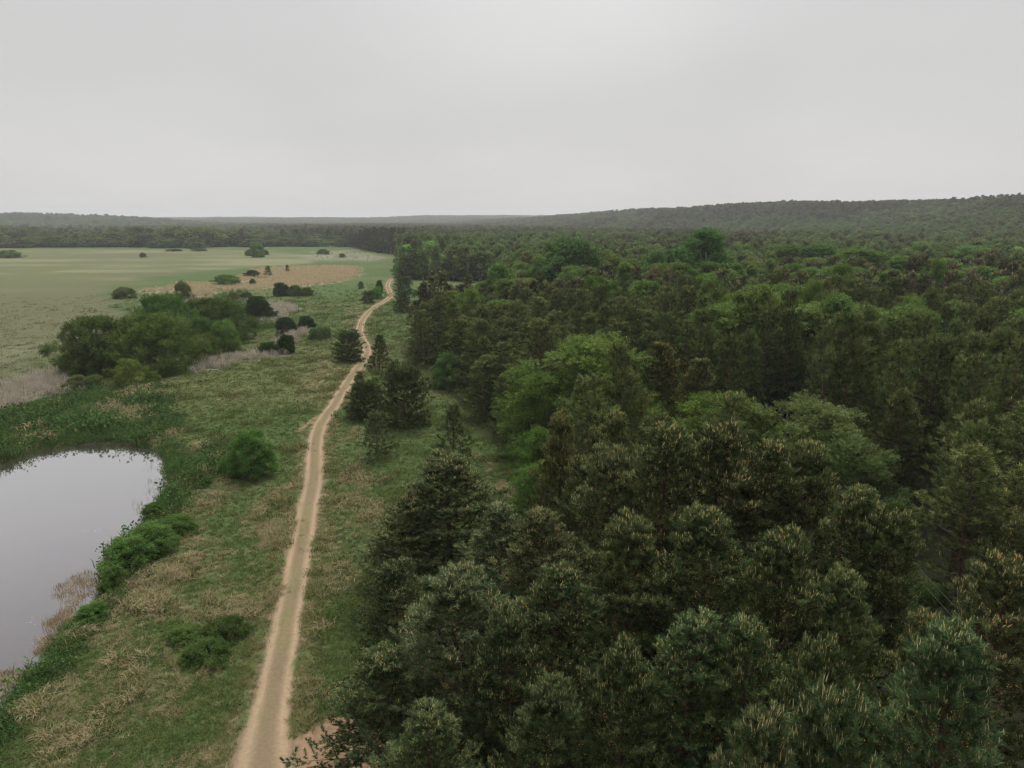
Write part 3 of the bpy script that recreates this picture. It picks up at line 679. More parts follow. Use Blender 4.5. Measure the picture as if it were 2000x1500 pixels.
GR = [(tuft(15, .30, .022, .22, .45, 1, 'grass'), W1), (tuft(15, .26, .024, .26, .7, 2, 'grass'), W1),
      (tuft(16, .34, .024, .25, .5, 3, 'grass_lush'), W1), (tuft(15, .30, .022, .24, .6, 4, 'grass_olive'), W1),
      (tuft(20, .40, .018, .20, .6, 5, 'straw'), W1), (tuft(22, .46, .018, .22, 1.15, 6, 'straw'), W1), (tuft(22, .42, .02, .25, 1.0, 7, 'grass_olive'), W1),
      (herb(9, .26, .35, .075, 8, 'herb'), W1), (tuft(15, .26, .024, .26, .7, 9, 'grass_pale'), W1)]
nG = 190000
lr = rng.uniform(math.log(23), math.log(330), nG); th = rng.uniform(-R(44), R(20), nG)
r_ = np.exp(lr); gx, gy = r_ * np.sin(th), r_ * np.cos(th)
tdist = seg_dist(gx, gy, ce[::4]); wl = track_w(gy)
keep = (sdist(gx, gy, POND) < -.35) & ((tdist > wl * .84) | ((tdist < .3) & (rng.random(nG) < .25) & (gy > 33))) & (sdist(gx, gy, FOREST) < 3)
gx, gy, r_, tdist, wl = gx[keep], gy[keep], r_[keep], tdist[keep], wl[keep]
fg = fields(gx, gy); n = len(gx)
keep = (rng.random(n) > fg['bare'] * 1.1) & (rng.random(n) > .6 * (fg['pale'] > .5)) & (rng.random(n) > sst(180, 330, r_)); gx, gy, r_, tdist, wl = gx[keep], gy[keep], r_[keep], tdist[keep], wl[keep]
fg = {k: v[keep] for k, v in fg.items()}; n = len(gx)
n2 = fbm(gx, gy, 3.2, 80, 4); n1 = fbm(gx, gy, 30, 70, 4); u = rng.random(n)
gi_ = np.where(u < .5, 0, 1)
gi_ = np.where((n1 > .5) & (rng.random(n) < .45), 3, gi_)
gi_ = np.where((fg['lush'] > .4) & (rng.random(n) < .9), np.where(rng.random(n) < .25, 7, 2), gi_)
gi_ = np.where(rng.random(n) < fg['straw'] * sst(.3, .6, n2) * .8, np.where(u < .35, 4, np.where(u < .8, 5, 6)), gi_)
gi_ = np.where(rng.random(n) < fg['rust'] * .7, 5, gi_)
gi_ = np.where((tdist < 2.2) & (rng.random(n) < .3), 6, gi_)
gi_ = np.where((fg['pale'] > .4) & (gi_ < 4), 8, gi_)
gi_ = np.where((rng.random(n) < .006) & (n1 < .5), 7, gi_)
sc_ = np.sqrt(r_ / 34) * rng.uniform(.6, 1.3, n) * np.where(gi_ == 7, 1.3, 1) * np.where(tdist < 1.0, .45, 1) * (.8 + .7 * (n2 > .6)) * (1 + .7 * fg['lush'])
dirn = fbm(gx, gy, 6, 120, 3) * 9                        # the wind-laid sweep of the dry grass
rot = np.stack([rng.normal(0, .1, n), rng.normal(0, .1, n), np.where((gi_ == 5) | (gi_ == 6), dirn + rng.normal(0, .5, n), rng.uniform(0, 6.28, n))], 1)
scatter('meadow_grass', np.stack([gx, gy, terr(gx, gy) + .12 * sst(2.4, 1.6, seg_dist(gx, gy, TR_C[::2]))], 1), rot, np.stack([sc_, sc_, sc_ * rng.uniform(.7, 1.1, n)], 1), gi_, GR, 'green and straw coloured grass covering the meadow on both sides of the sandy track', 'grass')

# reeds
RE = [(tuft(26, 1.5, .035, .55, .18, 21, 'reed_tan', True), W1), (tuft(26, 1.35, .035, .55, .22, 22, 'reed_tan', True), W1),
      (tuft(26, 1.5, .035, .55, .22, 23, 'reed_grey', True), W1), (tuft(22, 1.2, .035, .6, .35, 24, 'reed_grey', True), W1)]
def sample_zone(zs, per_m2, seed, thr=.5):
    out = []
    for P, *_ in zs:
        a, b = P.min(0) - 3, P.max(0) + 3; n = int((b - a).prod() * per_m2)
        x, y = rng.uniform(a[0], b[0], n), rng.uniform(a[1], b[1], n); out.append(np.stack([x, y], 1))
    q = np.concatenate(out); v = field(q[:, 0], q[:, 1], zs, seed); k = (v > thr * rng.uniform(.6, 1.4, len(v))) & (sdist(q[:, 0], q[:, 1], FOREST) < 0); return q[k]
for nm, q, ks, lb in (('tan_reed_bed', (lambda q_: q_[fbm(q_[:, 0], q_[:, 1] / 1.3, 16, 28, 4) > .30])(sample_zone(REED_T, 1.2, 20)), (0, 1), 'tan dry reed bed across the middle of the meadow left of the track'),
                      ('grey_reed_bed', np.concatenate([sample_zone(REED_G[:4], 1.6, 25), sample_zone(REED_G[4:], .03, 29, .3)]), (2, 3), 'greyish pink dry reeds around the willow clump and the pond meadow')):
    n = len(q); s_ = rng.uniform(.55, 1.1, n)
    if nm == 'tan_reed_bed': s_ *= .85
    scatter(nm, np.stack([q[:, 0], q[:, 1], terr(q[:, 0], q[:, 1])], 1), np.stack([rng.normal(0, .08, n), rng.normal(0, .08, n), rng.uniform(0, 6.28, n)], 1),
            np.stack([s_ * 1.1, s_ * 1.1, s_], 1), rng.integers(0, 2, n), [RE[k] for k in ks], lb, 'reeds')
# bank vegetation and stalks standing in the water
s = np.arange(len(POND)); A = POND[s]; nm_ = []
def along(n, o0, o1):
    k = rng.integers(0, len(POND) - 1, n); t = rng.random(n)[:, None]; p = POND[k] * (1 - t) + POND[k + 1] * t
    d = POND[k + 1] - POND[k]; nn_ = np.stack([d[:, 1], -d[:, 0]], 1) / np.linalg.norm(d, axis=1)[:, None]
    q = p + nn_ * rng.uniform(o0, o1, n)[:, None]
    q2 = p - nn_ * (q - p)[:, :1] * 0 ; return q
q = np.concatenate([along(9000, -2.6, 2.6)]); sdq = sdist(q[:, 0], q[:, 1], POND)
q = q[(sdq < -.1) & (sdq > -2.6) & (fbm(q[:, 0], q[:, 1], 3, 140, 3) > .38) & (q[:, 0] > -70)]; n = len(q); s_ = rng.uniform(.8, 1.8, n)
scatter('pond_bank_plants', np.stack([q[:, 0], q[:, 1], terr(q[:, 0], q[:, 1])], 1), np.stack([rng.normal(0, .1, n), rng.normal(0, .1, n), rng.uniform(0, 6.28, n)], 1),
        np.stack([s_, s_, s_], 1), np.where(rng.random(n) < .35, 1, 0), [GR[2], GR[7], GR[0]], 'dark lush grass and herbs fringing the bank of the pond', 'bank plants')
q = along(2400, -2.5, 2.5); sdq = sdist(q[:, 0], q[:, 1], POND)
top_ = (q[:, 1] > 62) | (rng.random(len(q)) < .12)
q = q[(sdq > .0) & (sdq < 2.3) & top_ & (rng.random(len(q)) > sdq / 2.6) & (fbm(q[:, 0], q[:, 1], 4, 150, 2) > .42)]
PATCH = [Z([(112, 1165), (150, 1125), (185, 1110), (190, 1150), (150, 1200), (112, 1225), (100, 1205)], .6, 1, .8, -.42), Z([(-30, 1340), (0, 1312), (45, 1308), (60, 1325), (30, 1360), (0, 1380)], .6, 1, .6, -.42),
         Z([(75, 1250), (110, 1235), (105, 1262), (80, 1280)], .5, .8, .5, -.42)]
q2 = sample_zone(PATCH, 26, 160, .45)
n = len(q) + len(q2); qq = np.concatenate([q, q2]); ix = np.concatenate([np.zeros(len(q)), np.where(rng.random(len(q2)) < .5, 1, 2)]).astype(int); s_ = rng.uniform(.5, 1.2, n)
WD = [(tuft(4, .6, .016, .25, .25, 31, 'grass_olive'), W1), (tuft(7, .35, .03, .35, .7, 32, 'weed'), W1), (tuft(6, .5, .02, .3, .4, 33, 'weed'), W1)]
scatter('pond_stalks', np.stack([qq[:, 0], qq[:, 1], np.full(n, -.44)], 1), np.stack([rng.normal(0, .15, n), rng.normal(0, .15, n), rng.uniform(0, 6.28, n)], 1),
        np.stack([s_, s_, s_], 1), ix, WD, 'yellow brown weed and thin stalks standing in the pond near its bank', 'pond weed')
g = Geo(); th = np.linspace(0, 6.28, 9)[:-1]
for cx_, cy_, nn_ in ((185, 1037, 8), (195, 1032, 4), (58, 1217, 6), (62, 1207, 3)):
    for k in range(nn_):
        x, y = G(cx_ + rng.normal(0, 10), cy_ + rng.normal(0, 2.2), -.41); r0 = rng.uniform(.025, .05)
        g.add(np.stack([x + r0 * np.cos(th), y + r0 * np.sin(th), np.full(8, -.412)], 1), Q=np.array([[0, 1, 2, 3], [0, 3, 4, 7], [4, 5, 6, 7]]))
obj('floating_leaves', g.mesh('floating_leaves', ['pad']), kind='stuff', label='small pale leaves floating on the open pond', cat='leaves')

# ------------------------------------------------------------------ plants one can point at, left of the wood
WG = 'willows of the clump in the meadow'
based('willow', 196, 738, 622, 140, 'dark olive willow at the left end of the meadow clump, trunks showing', WG, (.9, 1.1, .85), var=0)
based('willow', 312, 735, 617, 172, 'biggest domed willow in the middle front of the meadow clump', WG, (.98, 1.16, .85), var=1)
based('willow', 330, 690, 578, 130, 'bright topped willow at the back of the clump below the brown shrub', WG, (.95, 1.2, .85), var=0)
based('willow', 425, 674, 585, 145, 'wide dark willow at the back right of the meadow clump', WG, (.9, 1.08, .8), var=1)
based('willow', 395, 690, 622, 70, 'light willow crown between the biggest dome and the right end', WG, (1.05, 1.25, .9), var=0)
based('willow', 440, 692, 628, 66, 'light green willow at the front right end of the meadow clump', WG, (1.05, 1.3, .85), var=1)
based('bush', 404, 705, 655, 58, 'round brownish grey bush under the right willows of the clump', None, (1.0, .85, .75))
based('bush', 258, 759, 704, 60, 'round yellow green bush in front of the biggest willow', None, (1.25, 1.3, .9), var=0)
based('bush', 302, 754, 726, 30, 'small green bush touching the round yellow green one on its right', None, (1.0, 1.15, .8))
based('bush', 152, 764, 735, 44, 'low grey green bush at the foot of the clump, left one of a pair', None, (1.15, 1.15, 1.15))
based('bush', 186, 763, 734, 38, 'low grey green bush at the foot of the clump, right one of a pair', None, (1.1, 1.15, 1.1))
based('bush', 150, 736, 688, 56, 'low olive skirt bush at the far left of the willow clump', None, (.95, .95, .8))
based('bush', 357, 590, 551, 36, 'brownish shrub standing up behind the willow clump', None, (1.1, .95, .85))
based('bush', 244, 584, 562, 42, 'grey brown bush at the left end of the tan reeds', None, (1.15, 1.05, 1.05))
based('bush', 443, 560, 537, 50, 'wide green bush on the left part of the tan reeds', None, (1.0, 1.2, .9))
based('bush_dark', 492, 543, 528, 25, 'small dark bush at the upper edge of the tan reeds', None, (.8, .8, .8))
based('sapling', 524, 541, 519, 14, 'thin green sapling among the tan reeds, left of two', None, (1.0, 1.05, 1.1), var=0)
based('sapling', 562, 533, 517, 8, 'thin green sapling among the tan reeds, right of two', None, (1.0, 1.0, 1.1), var=0)
based('bush', 494, 558, 545, 13, 'tiny green bush in the middle of the tan reeds', None, (1.1, 1.3, 1.1))
based('bush_dark', 549, 579, 553, 28, 'dark round bush left in the row below the tan reeds', None, (.9, 1, .9))
based('bush', 577, 579, 558, 30, 'grey green bush in the middle of the row below the tan reeds', None, (.8, .95, .85))
based('bush', 600, 578, 562, 26, 'low grey green bush at the right of the row below the tan reeds', None, (.9, 1.05, .95))
based('bush', 457, 590, 572, 28, 'low red brown bush left of the dark round tree', None, (1.2, .85, .75))
based('bush', 480, 588, 571, 24, 'low brown green bush nearest the dark round tree', None, (1.0, .95, .8))
based('round', 504, 628, 579, 46, 'dark round tree right behind the willow clump', None, (.75, .85, .75), var=0)
based('bush_dark', 524, 626, 600, 30, 'dark bush leaning on the right side of the dark round tree', None, (.85, .95, .85))
based('bush_dark', 560, 654, 621, 36, 'dark round bush on the meadow, left of an upper pair', None, (.8, .9, .8))
based('bush_dark', 598, 644, 618, 28, 'dark round bush on the meadow, right of an upper pair', None, (.8, .9, .8))
based('bush_dark', 560, 692, 655, 34, 'dark upright bush on the meadow, right of a lower pair', None, (.8, .95, .8))
based('bush_dark', 524, 694, 670, 36, 'dark flat bush on the meadow, left of a lower pair', None, (.8, .95, .8))
based('bush', 618, 664, 640, 30, 'grey green thin bush near the round pine, left one', None, (1.0, 1.15, 1.05))
based('bush', 638, 661, 638, 20, 'grey green thin bush near the round pine, right one', None, (1.05, 1.2, 1.1))
based('bush', 18, 504, 489, 44, 'flat green thicket at the left edge of the far meadow', None, (.9, 1.15, .9))
based('bush', 280, 503, 494, 12, 'tiny lone bush in the middle of the far meadow', None, (.9, 1.1, .9))
based('bush', 503, 503, 474, 26, 'bright green bush at the upper end of the far meadow, tallest there', None, (1.3, 1.7, 1.2))
for cx_, yb_, yt_, w_, lb in ((340, 491, 486, 30, 'low olive scrub at the far meadow edge before the tree belt, left'), (390, 491, 485, 26, 'low olive scrub at the far meadow edge before the tree belt, right'),
        (490, 500, 487, 20, 'pale green low bush just left of the bright green far bush'), (517, 498, 488, 16, 'pale green low bush just right of the bright green far bush'),
        (632, 497, 487, 24, 'grey green bush beyond the pale far reeds, left one'), (668, 503, 495, 14, 'grey green bush beyond the pale far reeds, right one'),
        (706, 564, 550, 10, 'tiny green bush left of the upper track bend, by itself'), (772, 513, 505, 10, 'tiny dark bush on the meadow beside the dark tall pine row')):
    based('bush', cx_, yb_, yt_, w_, lb, None, (.95, 1.15, .95))
based('pine_bushy', 719, 593, 570, 24, 'small dark round pine just left of the upper track bend', None, (.8, .9, .8), var=0)
based('bush', 737, 584, 561, 24, 'bright green round bush beside the upper track bend', None, (1.0, 1.7, 1.0))
based('bush_dark', 742, 570, 548, 14, 'small dark green bush behind the bright one at the upper track bend', None, (.9, 1.1, .9))
based('pine_bushy', 682, 709, 650, 54, 'ball shaped dark pine standing left of the track bend', None, (.85, .9, .8), var=0)
based('pine_open', 741, 729, 658, 50, 'open spreading pine whose boughs overhang the track bend', None, (.95, .95, .85), var=0, rz=1.)
based('pine_bushy', 789, 575, 541, 34, 'rounded dark pine right of the track beyond the bend, further one', None, (.8, .85, .8), var=1)
based('pine_bushy', 787, 611, 567, 32, 'cone shaped dark pine right of the track beyond the bend, nearer one', None, (.8, .85, .75), var=2)
based('bush', 790, 544, 515, 44, 'round bright green bush where the track meets the birches', None, (1.1, 1.6, .95), var=1)
based('bush', 812, 578, 566, 14, 'tiny bright green bush left of the wood corner', None, (.9, 1.5, .9))
based('pine_bushy', 790, 838, 712, 92, 'largest dark bushy pine on the grass strip right of the track', None, (.85, .9, .8), var=1)
based('pine_bushy', 716, 822, 742, 68, 'dark bushy pine leaning on the left of the largest bushy one', None, (.8, .85, .75), var=2)
based('sapling', 702, 776, 725, 26, 'light green birch sapling beside the track, taller of two', None, (1.1, 1.15, 1.0))
based('sapling', 733, 770, 735, 26, 'light green birch sapling behind the bushy pines, shorter of two', None, (1.1, 1.15, 1.0))
based('pine_open', 738, 902, 808, 76, 'young pine alone on the grass strip nearest the track', None, (1.0, 1.05, 1.0), var=1)
based('pine_open', 886, 918, 797, 82, 'slim dark pine on the grass strip behind the near wood', None, (.85, .9, .8), var=0, rz=2.)
based('bush_bright', 877, 762, 691, 60, 'bright green shrub against the dark edge of the wood', None, (.85, 1.3, 1.1))
based('bush_bright', 492, 938, 845, 90, 'bright green round bush between the pond and the track', None, (.75, 1.15, .75))
based('bramble', 364, 1262, 1228, 70, 'dark low bramble patch left of the track, far left piece', None, (1.0, 1.25, 1.05))
based('bramble', 442, 1262, 1216, 84, 'dark low bramble patch left of the track, upper right piece', None, (1.0, 1.2, 1.05))
based('bramble', 405, 1308, 1258, 92, 'dark low bramble patch left of the track, lowest piece', None, (.95, 1.2, 1.0))
for cx_, yb_, yt_, w_, lb in ((345, 1052, 1005, 78, 'willow scrub on the pond bank, upper end of the row'), (300, 1090, 1022, 90, 'willow scrub on the pond bank, tallest of the row'),
                             (253, 1125, 1050, 90, 'willow scrub on the pond bank, lower middle of the row'), (222, 1155, 1100, 50, 'willow scrub on the pond bank, lowest of the row'),
                             (300, 1012, 975, 44, 'small grey green bush on the bank at the pond corner'), (182, 1220, 1178, 56, 'grassy green bush on the bank below the yellow weed')):
    based('bush_bright', cx_, yb_, yt_ + 6, w_, lb, 'willow scrub along the pond bank', (.85, 1.1, .8))

# ------------------------------------------------------------------ big leafy trees rising out of the wood
topped('round', 1117, 468, 21, 19, 'broad domed dark green tree, largest dome in the middle distance', None, (2.0, 2.1, 1.8), var=0)
topped('round', 1288, 490, 19, 10.5, 'dark domed tree in the middle distance, left one of the right pair', None, (1.6, 1.8, 1.6), var=1)
topped('round', 1345, 474, 20, 8.5, 'small dark domed tree in the middle distance, right one of the right pair', None, (1.6, 1.8, 1.6), var=0)
topped('birch', 1379, 446, 24, 11, 'tall fresh green tree just above the small dark dome', None, (.75, 1.0, .8), var=0)
for px_1, yt_, H_, W_, c_, lb in ((1150, 492, 17, 8, (1., 1.05, .7), 'yellow green tree right below the largest dark dome'), (1195, 497, 17, 8, (.95, .95, .65), 'olive green tree right of the yellow green one below the dome'),
        (1262, 532, 14, 7, (1.2, 1.3, 1.5), 'pale grey green tree below the dark domed pair, left'), (1305, 540, 13, 7.5, (1.15, 1.3, 1.45), 'pale grey green tree below the dark domed pair, right'),
        (1543, 478, 18, 15, (.8, .95, .7), 'fresh green tree in the middle of the right wood, left of three'), (1607, 477, 18.5, 15, (.75, .95, .7), 'fresh green tree in the middle of the right wood, centre of three'),
        (1680, 486, 18, 16, (.85, 1.1, .6), 'brightest green tree in the middle of the right wood, right of three'),
        (1765, 500, 17, 9, (1.1, 1.3, 1.), 'light green young tree right of the brightest green tree, first of a line'), (1800, 472, 18, 9, (1.0, 1.25, 1.), 'taller light green tree behind the line of young trees on the right'),
        (1850, 505, 17, 8, (1.2, 1.35, 1.), 'light green young tree in the middle of the line on the right'), (1900, 480, 18, 11, (1.1, 1.4, 1.05), 'biggest light green tree in the line near the right edge'),
        (1912, 520, 16, 9, (1.1, 1.4, .95), 'light green tree in front of the biggest one near the right edge'), (1965, 540, 15, 6, (1.0, 1.4, 1.0), 'slim light green tree by itself near the right edge'),
        (1990, 482, 17, 6, (1.8, 1.9, 2.1), 'whitish blossoming tree at the right edge of the picture'), (1240, 505, 16.5, 8, (1.0, 1.2, .9), 'green tree between the largest dome and the right pair of domes')):
    topped('birch', px_1, yt_, H_, W_, lb, None, c_, var=0)
topped('green_near', 1150, 655, 14.0, 17, 'broad light green tree behind the near pines, left half of its crown free', None, (1.05, 1.15, .85), var=0)
topped('green_near', 1075, 730, 10.5, 8.5, 'light green tree forming the left skirt of the broad light green crown', None, (.92, 1.1, .8), var=1)
topped('green_near', 1060, 840, 7, 5.5, 'low light green tree on the left below the broad crown', None, (.88, 1.1, .75), var=1)
topped('birch_near', 1066, 905, 6.5, 5.2, 'feathery light green birch behind the nearest pine tops', None, (.85, 1.0, .65))
topped('green_near', 1420, 775, 11, 12, 'deep green spreading tree between the near pines and the dark gap', None, (.85, 1.0, .65), var=1)
topped('green_near', 1570, 780, 11, 12, 'pale green spreading tree with drooping boughs by the dark gap', None, (1.35, 1.35, 1.4), var=0)
topped('green_near', 1665, 850, 9.3, 9, 'pale green smaller crown on the right of the spreading pale tree', None, (1.25, 1.3, 1.3), var=0)

for px_1, yt_, H_, W_, lb in ((1285, 668, 13.5, 8.5, 'olive spreading pine on the right of the broad light green crown'), (1352, 700, 12.6, 8, 'olive spreading pine whose right side drops into the dark gap'),
        (1235, 735, 11.5, 7.5, 'olive pine in front of the broad light green crown, lower one')):
    topped('pine_near', px_1, yt_, H_, W_, lb, None, (1.15, 1.1, .9))
# ------------------------------------------------------------------ nearest pines, one by one
NP = 'pines of the near wood'
for k, (px_1, yt_, H_, W_, c_, lb) in enumerate((
        (876, 884, 10.5, 11, (1, 1, 1), 'free standing pine at the left corner of the near wood, tan shoots on top'),
        (795, 968, 8.0, 6.5, (1, 1, 1), 'shoulder pine on the track side of the left corner pine, lower than it'),
        (990, 975, 9.5, 7, (1.15, 1.2, 1.3), 'bluish pine just right of the left corner pine'),
        (880, 1127, 11, 9, (1.05, 1.05, 1.15), 'pine with tan candles in front of the left corner pine'),
        (755, 1280, 7.5, 6.8, (.95, 1, .95), 'low pine leaning out towards the track on the left of the near wood'),
        (775, 1100, 7.2, 6, (.85, .95, .9), 'low dark pine on the track side below the left corner pine'),
        (1068, 985, 11, 7.5, (1, 1, 1), 'pine between the bluish pine and the tall pines of the near wood'),
        (1190, 880, 13, 8, (1, 1.02, 1), 'tall pine left of the tallest pair in the near wood'),
        (1292, 832, 15, 9, (1.05, 1.08, 1.02), 'tallest pine of the near wood, left of its pair, pale tips'),
        (1405, 838, 14.6, 9, (1.08, 1.08, 1.02), 'tallest pine of the near wood, right of its pair, pale tips'),
        (1500, 872, 14, 8, (1.0, 1.05, .95), 'pine right of the tallest pair in the near wood'),
        (1580, 880, 13.4, 8, (1, 1.05, .95), 'pine on the crest right of the tall group in the near wood'),
        (1668, 950, 12.8, 7, (1, 1.05, .95), 'pine on the falling right shoulder of the near wood'),
        (1738, 1005, 12, 6.4, (.95, 1.05, .9), 'last pine of the right shoulder before the dark gap'),
        (1342, 1215, 11.5, 6.5, (1.0, 1.15, 1.1), 'bluish pine top poking up below the tallest pair'),
        (1230, 1030, 12, 8, (.92, .95, .85), 'dark pine with yellow cones in front of the tallest pair, left'),
        (1400, 1010, 13, 8, (.92, .95, .85), 'dark pine with yellow cones in front of the tallest pair, middle'),
        (1540, 1060, 12.5, 7.5, (.95, 1.02, .9), 'dark pine with yellow cones in front of the right shoulder'),
        (1110, 1130, 11, 7.5, (.88, .92, .85), 'dark pine in the lower middle of the near wood, left one'),
        (1000, 1210, 10.5, 5.5, (.95, 1.02, 1.02), 'thin pine top right of the pine with tan candles'),
        (1665, 1130, 12, 5.4, (.95, 1.05, .95), 'green pine low on the right shoulder above the corner pine'),
        (1215, 1270, 10.5, 5.8, (.9, .98, .9), 'dark pine in the lower middle of the near wood, right one'),
        (1480, 1225, 12, 5.6, (.95, 1.05, .95), 'pine behind the two bottom pine tops'),
        (1060, 1350, 9.5, 5.6, (.92, 1, .95), 'pine low in the bottom middle of the near wood'),
        (830, 1385, 8.5, 5.6, (.95, 1.02, .98), 'pine at the bottom left of the near wood beside the sand'),
        (1600, 1270, 12, 5.0, (.92, 1, .9), 'dark pine between the two bottom tops and the corner pine'),
        (1470, 1425, 14.2, 5.2, (1.05, 1.1, 1.12), 'close pine top with tan candles at the bottom edge, left of two'),
        (1622, 1418, 14.2, 5.2, (1.1, 1.2, 1.2), 'close pine top with tan candles at the bottom edge, right of two'),
        (1880, 1243, 14, 6.6, (1.1, 1.3, 1.3), 'blue green pine in the bottom right corner'),
        (1960, 1105, 13, 7.5, (1.15, 1.1, 1.05), 'pale tipped pine boughs reaching in at the right edge'),
        (1830, 1215, 11.5, 4.6, (1.15, 1.12, 1.0), 'pale tipped low pine between the wires and the corner pine'))):
    topped('pine_near', px_1, yt_, H_, W_ * 1.1, lb, NP, c_, var=3 if k == 0 else k % 4)

# ------------------------------------------------------------------ the closed wood: every tree an object, nearest 300 pines
def hexgrid(x0, x1, y0, y1, s, jit):
    xs = np.arange(x0, x1, s); ys = np.arange(y0, y1, s * .87); gx_, gy_ = np.meshgrid(xs, ys)
    gx_ = gx_ + (np.arange(len(ys))[:, None] % 2) * s / 2
    p = np.stack([gx_.ravel(), gy_.ravel()], 1); return p + rng.uniform(-jit, jit, p.shape) * s
LIM = 170
pts = hexgrid(-30, 160, 26, LIM, 5.0, .33)
pts = pts[in_forest(pts[:, 0], pts[:, 1]) & (pts[:, 0] < .76 * pts[:, 1] + 6) & (np.hypot(*pts.T) < LIM)]
pts = pts[np.argsort(np.hypot(*pts.T))]
HP = np.array(PLACED); npine = COUNT.get('pine_tree', 0); late = []
edge_d = sdist(pts[:, 0], pts[:, 1], FOREST); gap_d = seg_dist(pts[:, 0], pts[:, 1], GAPLINE)
for (x, y), ed, gd in zip(pts, edge_d, gap_d):
    d = math.hypot(x, y); nd_ = np.hypot(HP[:, 0] - x, HP[:, 1] - y) - np.clip(HP[:, 2], 0, 5 if d < 60 else 3.4)
    if gd < 5.0 and y < 56: continue
    if nd_.min() < (1.4 if d < 60 else 1.1): continue
    if ed < 1.2: continue
    mixn = fbm(np.array([x]), np.array([y]), 34, 200, 2)[0]; brown = fbm(np.array([x]), np.array([y]), 26, 210, 2)[0]
    H = 13.2 + 2.4 * (fbm(np.array([x]), np.array([y]), 30, 220, 2)[0] - .5) * 2 + rng.normal(0, 1.35)
    if ed < 4: H *= rng.uniform(.82, .98)
    if y < 60: H *= .84
    if x < 0 and y > 115: H *= .92
    if x > 12 and y > 42: H += .8
    b = .85 + .5 * brown; col = (1.0 * b + .18 * (brown - .3), 1.04 * b, .86 * b)
    right = x > 28
    if gd > 11 and ed > 9 and ((mixn > .61 and d > 95) or (d > 105 and rng.random() < .10)):
        place('birch' if rng.random() < .75 else 'green_near', x, y, H * 1.1, 7, 'light green leafy tree standing among the dark pines of the middle wood', 'leafy trees scattered in the wood', (.95 + .2 * rng.random(), 1.15, .85)); continue
    if npine >= 300: late.append((x, y, H, 5.2)); continue
    npine += 1
    kind = 'pine_near' if d < 52 else ('pine_edge' if (ed < 6 or gd < 7) else 'pine_wood')
    if y < 52 and not right: lb, gr = 'dark pine filled in low between the tall tops of the near wood', 'pines of the near wood'
    elif right and y < 62: lb, gr = 'tall pine with shaded trunk on the far side of the dark gap', 'pines right of the dark gap'
    elif ed < 5: lb, gr = 'full skirted pine along the left edge of the wood facing the meadow', 'pines on the left edge of the wood'
    elif gd < 8: lb, gr = 'pine lining the dark gap through the wood', 'pines along the dark gap'
    elif right: lb, gr = 'brown tipped pine in the wide right hand wood', 'pines of the right wood'
    else: lb, gr = 'dark olive pine packed into the middle wood', 'pines of the middle wood'
    place(kind, x, y, H, rng.uniform(5.2, 8.2) * (.95 if d < 52 else 1.08), lb, gr, col)

# birch stand and its neighbours beyond the clearing
BG = 'birches beyond the clearing'
for px_1, yt_, H_, W_, c_, lb in ((802, 478, 17, 9, (1.5, 2.2, 1.4), 'fresh green birch at the left tip of the stand beyond the clearing, tallest there'),
        (822, 492, 14, 8, (1.5, 2.2, 1.45), 'fresh green birch second from the left tip of the stand'), (838, 505, 11, 7.5, (1.7, 2.0, 1.4), 'light green birch in the front of the stand beyond the clearing'),
        (858, 496, 13, 9, (1.6, 1.8, 1.1), 'olive green tree in the middle of the stand beyond the clearing'), (878, 498, 13, 9.5, (1.8, 2.0, 1.1), 'yellowish green tree right of the middle of the stand'),
        (900, 490, 14, 4, (1.5, 1.5, 1.9), 'whitish grey tree at the right of the stand beyond the clearing'), (925, 480, 16, 5, (1.3, 1.6, 1.4), 'green birch at the right end of the stand'),
        (922, 464, 19, 4.5, (1.3, 1.4, 1.6), 'pale grey narrow tree standing above the right end of the stand'), (845, 470, 18, 10, (1.3, 1.8, 1.2), 'deep green birch at the back of the stand')):
    x, y = G(px_1, 548); y += rng.uniform(4, 12) + (18 if yt_ < 480 else 0); x *= y / G(px_1, 548)[1]
    a_, f__, dd2 = ray(px_1, yt_); H2 = CAM_H + dd2 / f__ * y
    PLACED.append((x, y, W_ * .45)); place('birch', x, y, H2, W_, lb, BG, c_)
# tall dark pine row at the far corner of the meadow
cnt = 0
for px_1 in np.linspace(704, 790, 17):
    yb = np.interp(px_1, [700, 790], [488, 500]); x, y = G(px_1, yb); a_, f__, dd2 = ray(px_1, np.interp(px_1, [700, 720, 790], [452, 446, 444]) + rng.uniform(-2, 2))
    y += rng.uniform(1, 8); H2 = CAM_H + dd2 / f__ * y; PLACED.append((x, y, 2.5))
    place('pine_wood', x, y, H2, rng.uniform(6, 8), 'tall dark pine in the straight row at the far corner of the meadow', 'tall dark pine row', (.75, .7, .66))

for k, (x, y) in enumerate(UNDER):
    place('bush_dark' if k % 2 else 'bush', x + rng.normal(0, .5), y, rng.uniform(1.2, 2.4), rng.uniform(2.5, 4.), 'dark undergrowth bush on the shaded floor of the gap under the wires', 'undergrowth in the gap', (.8, .9, .75))
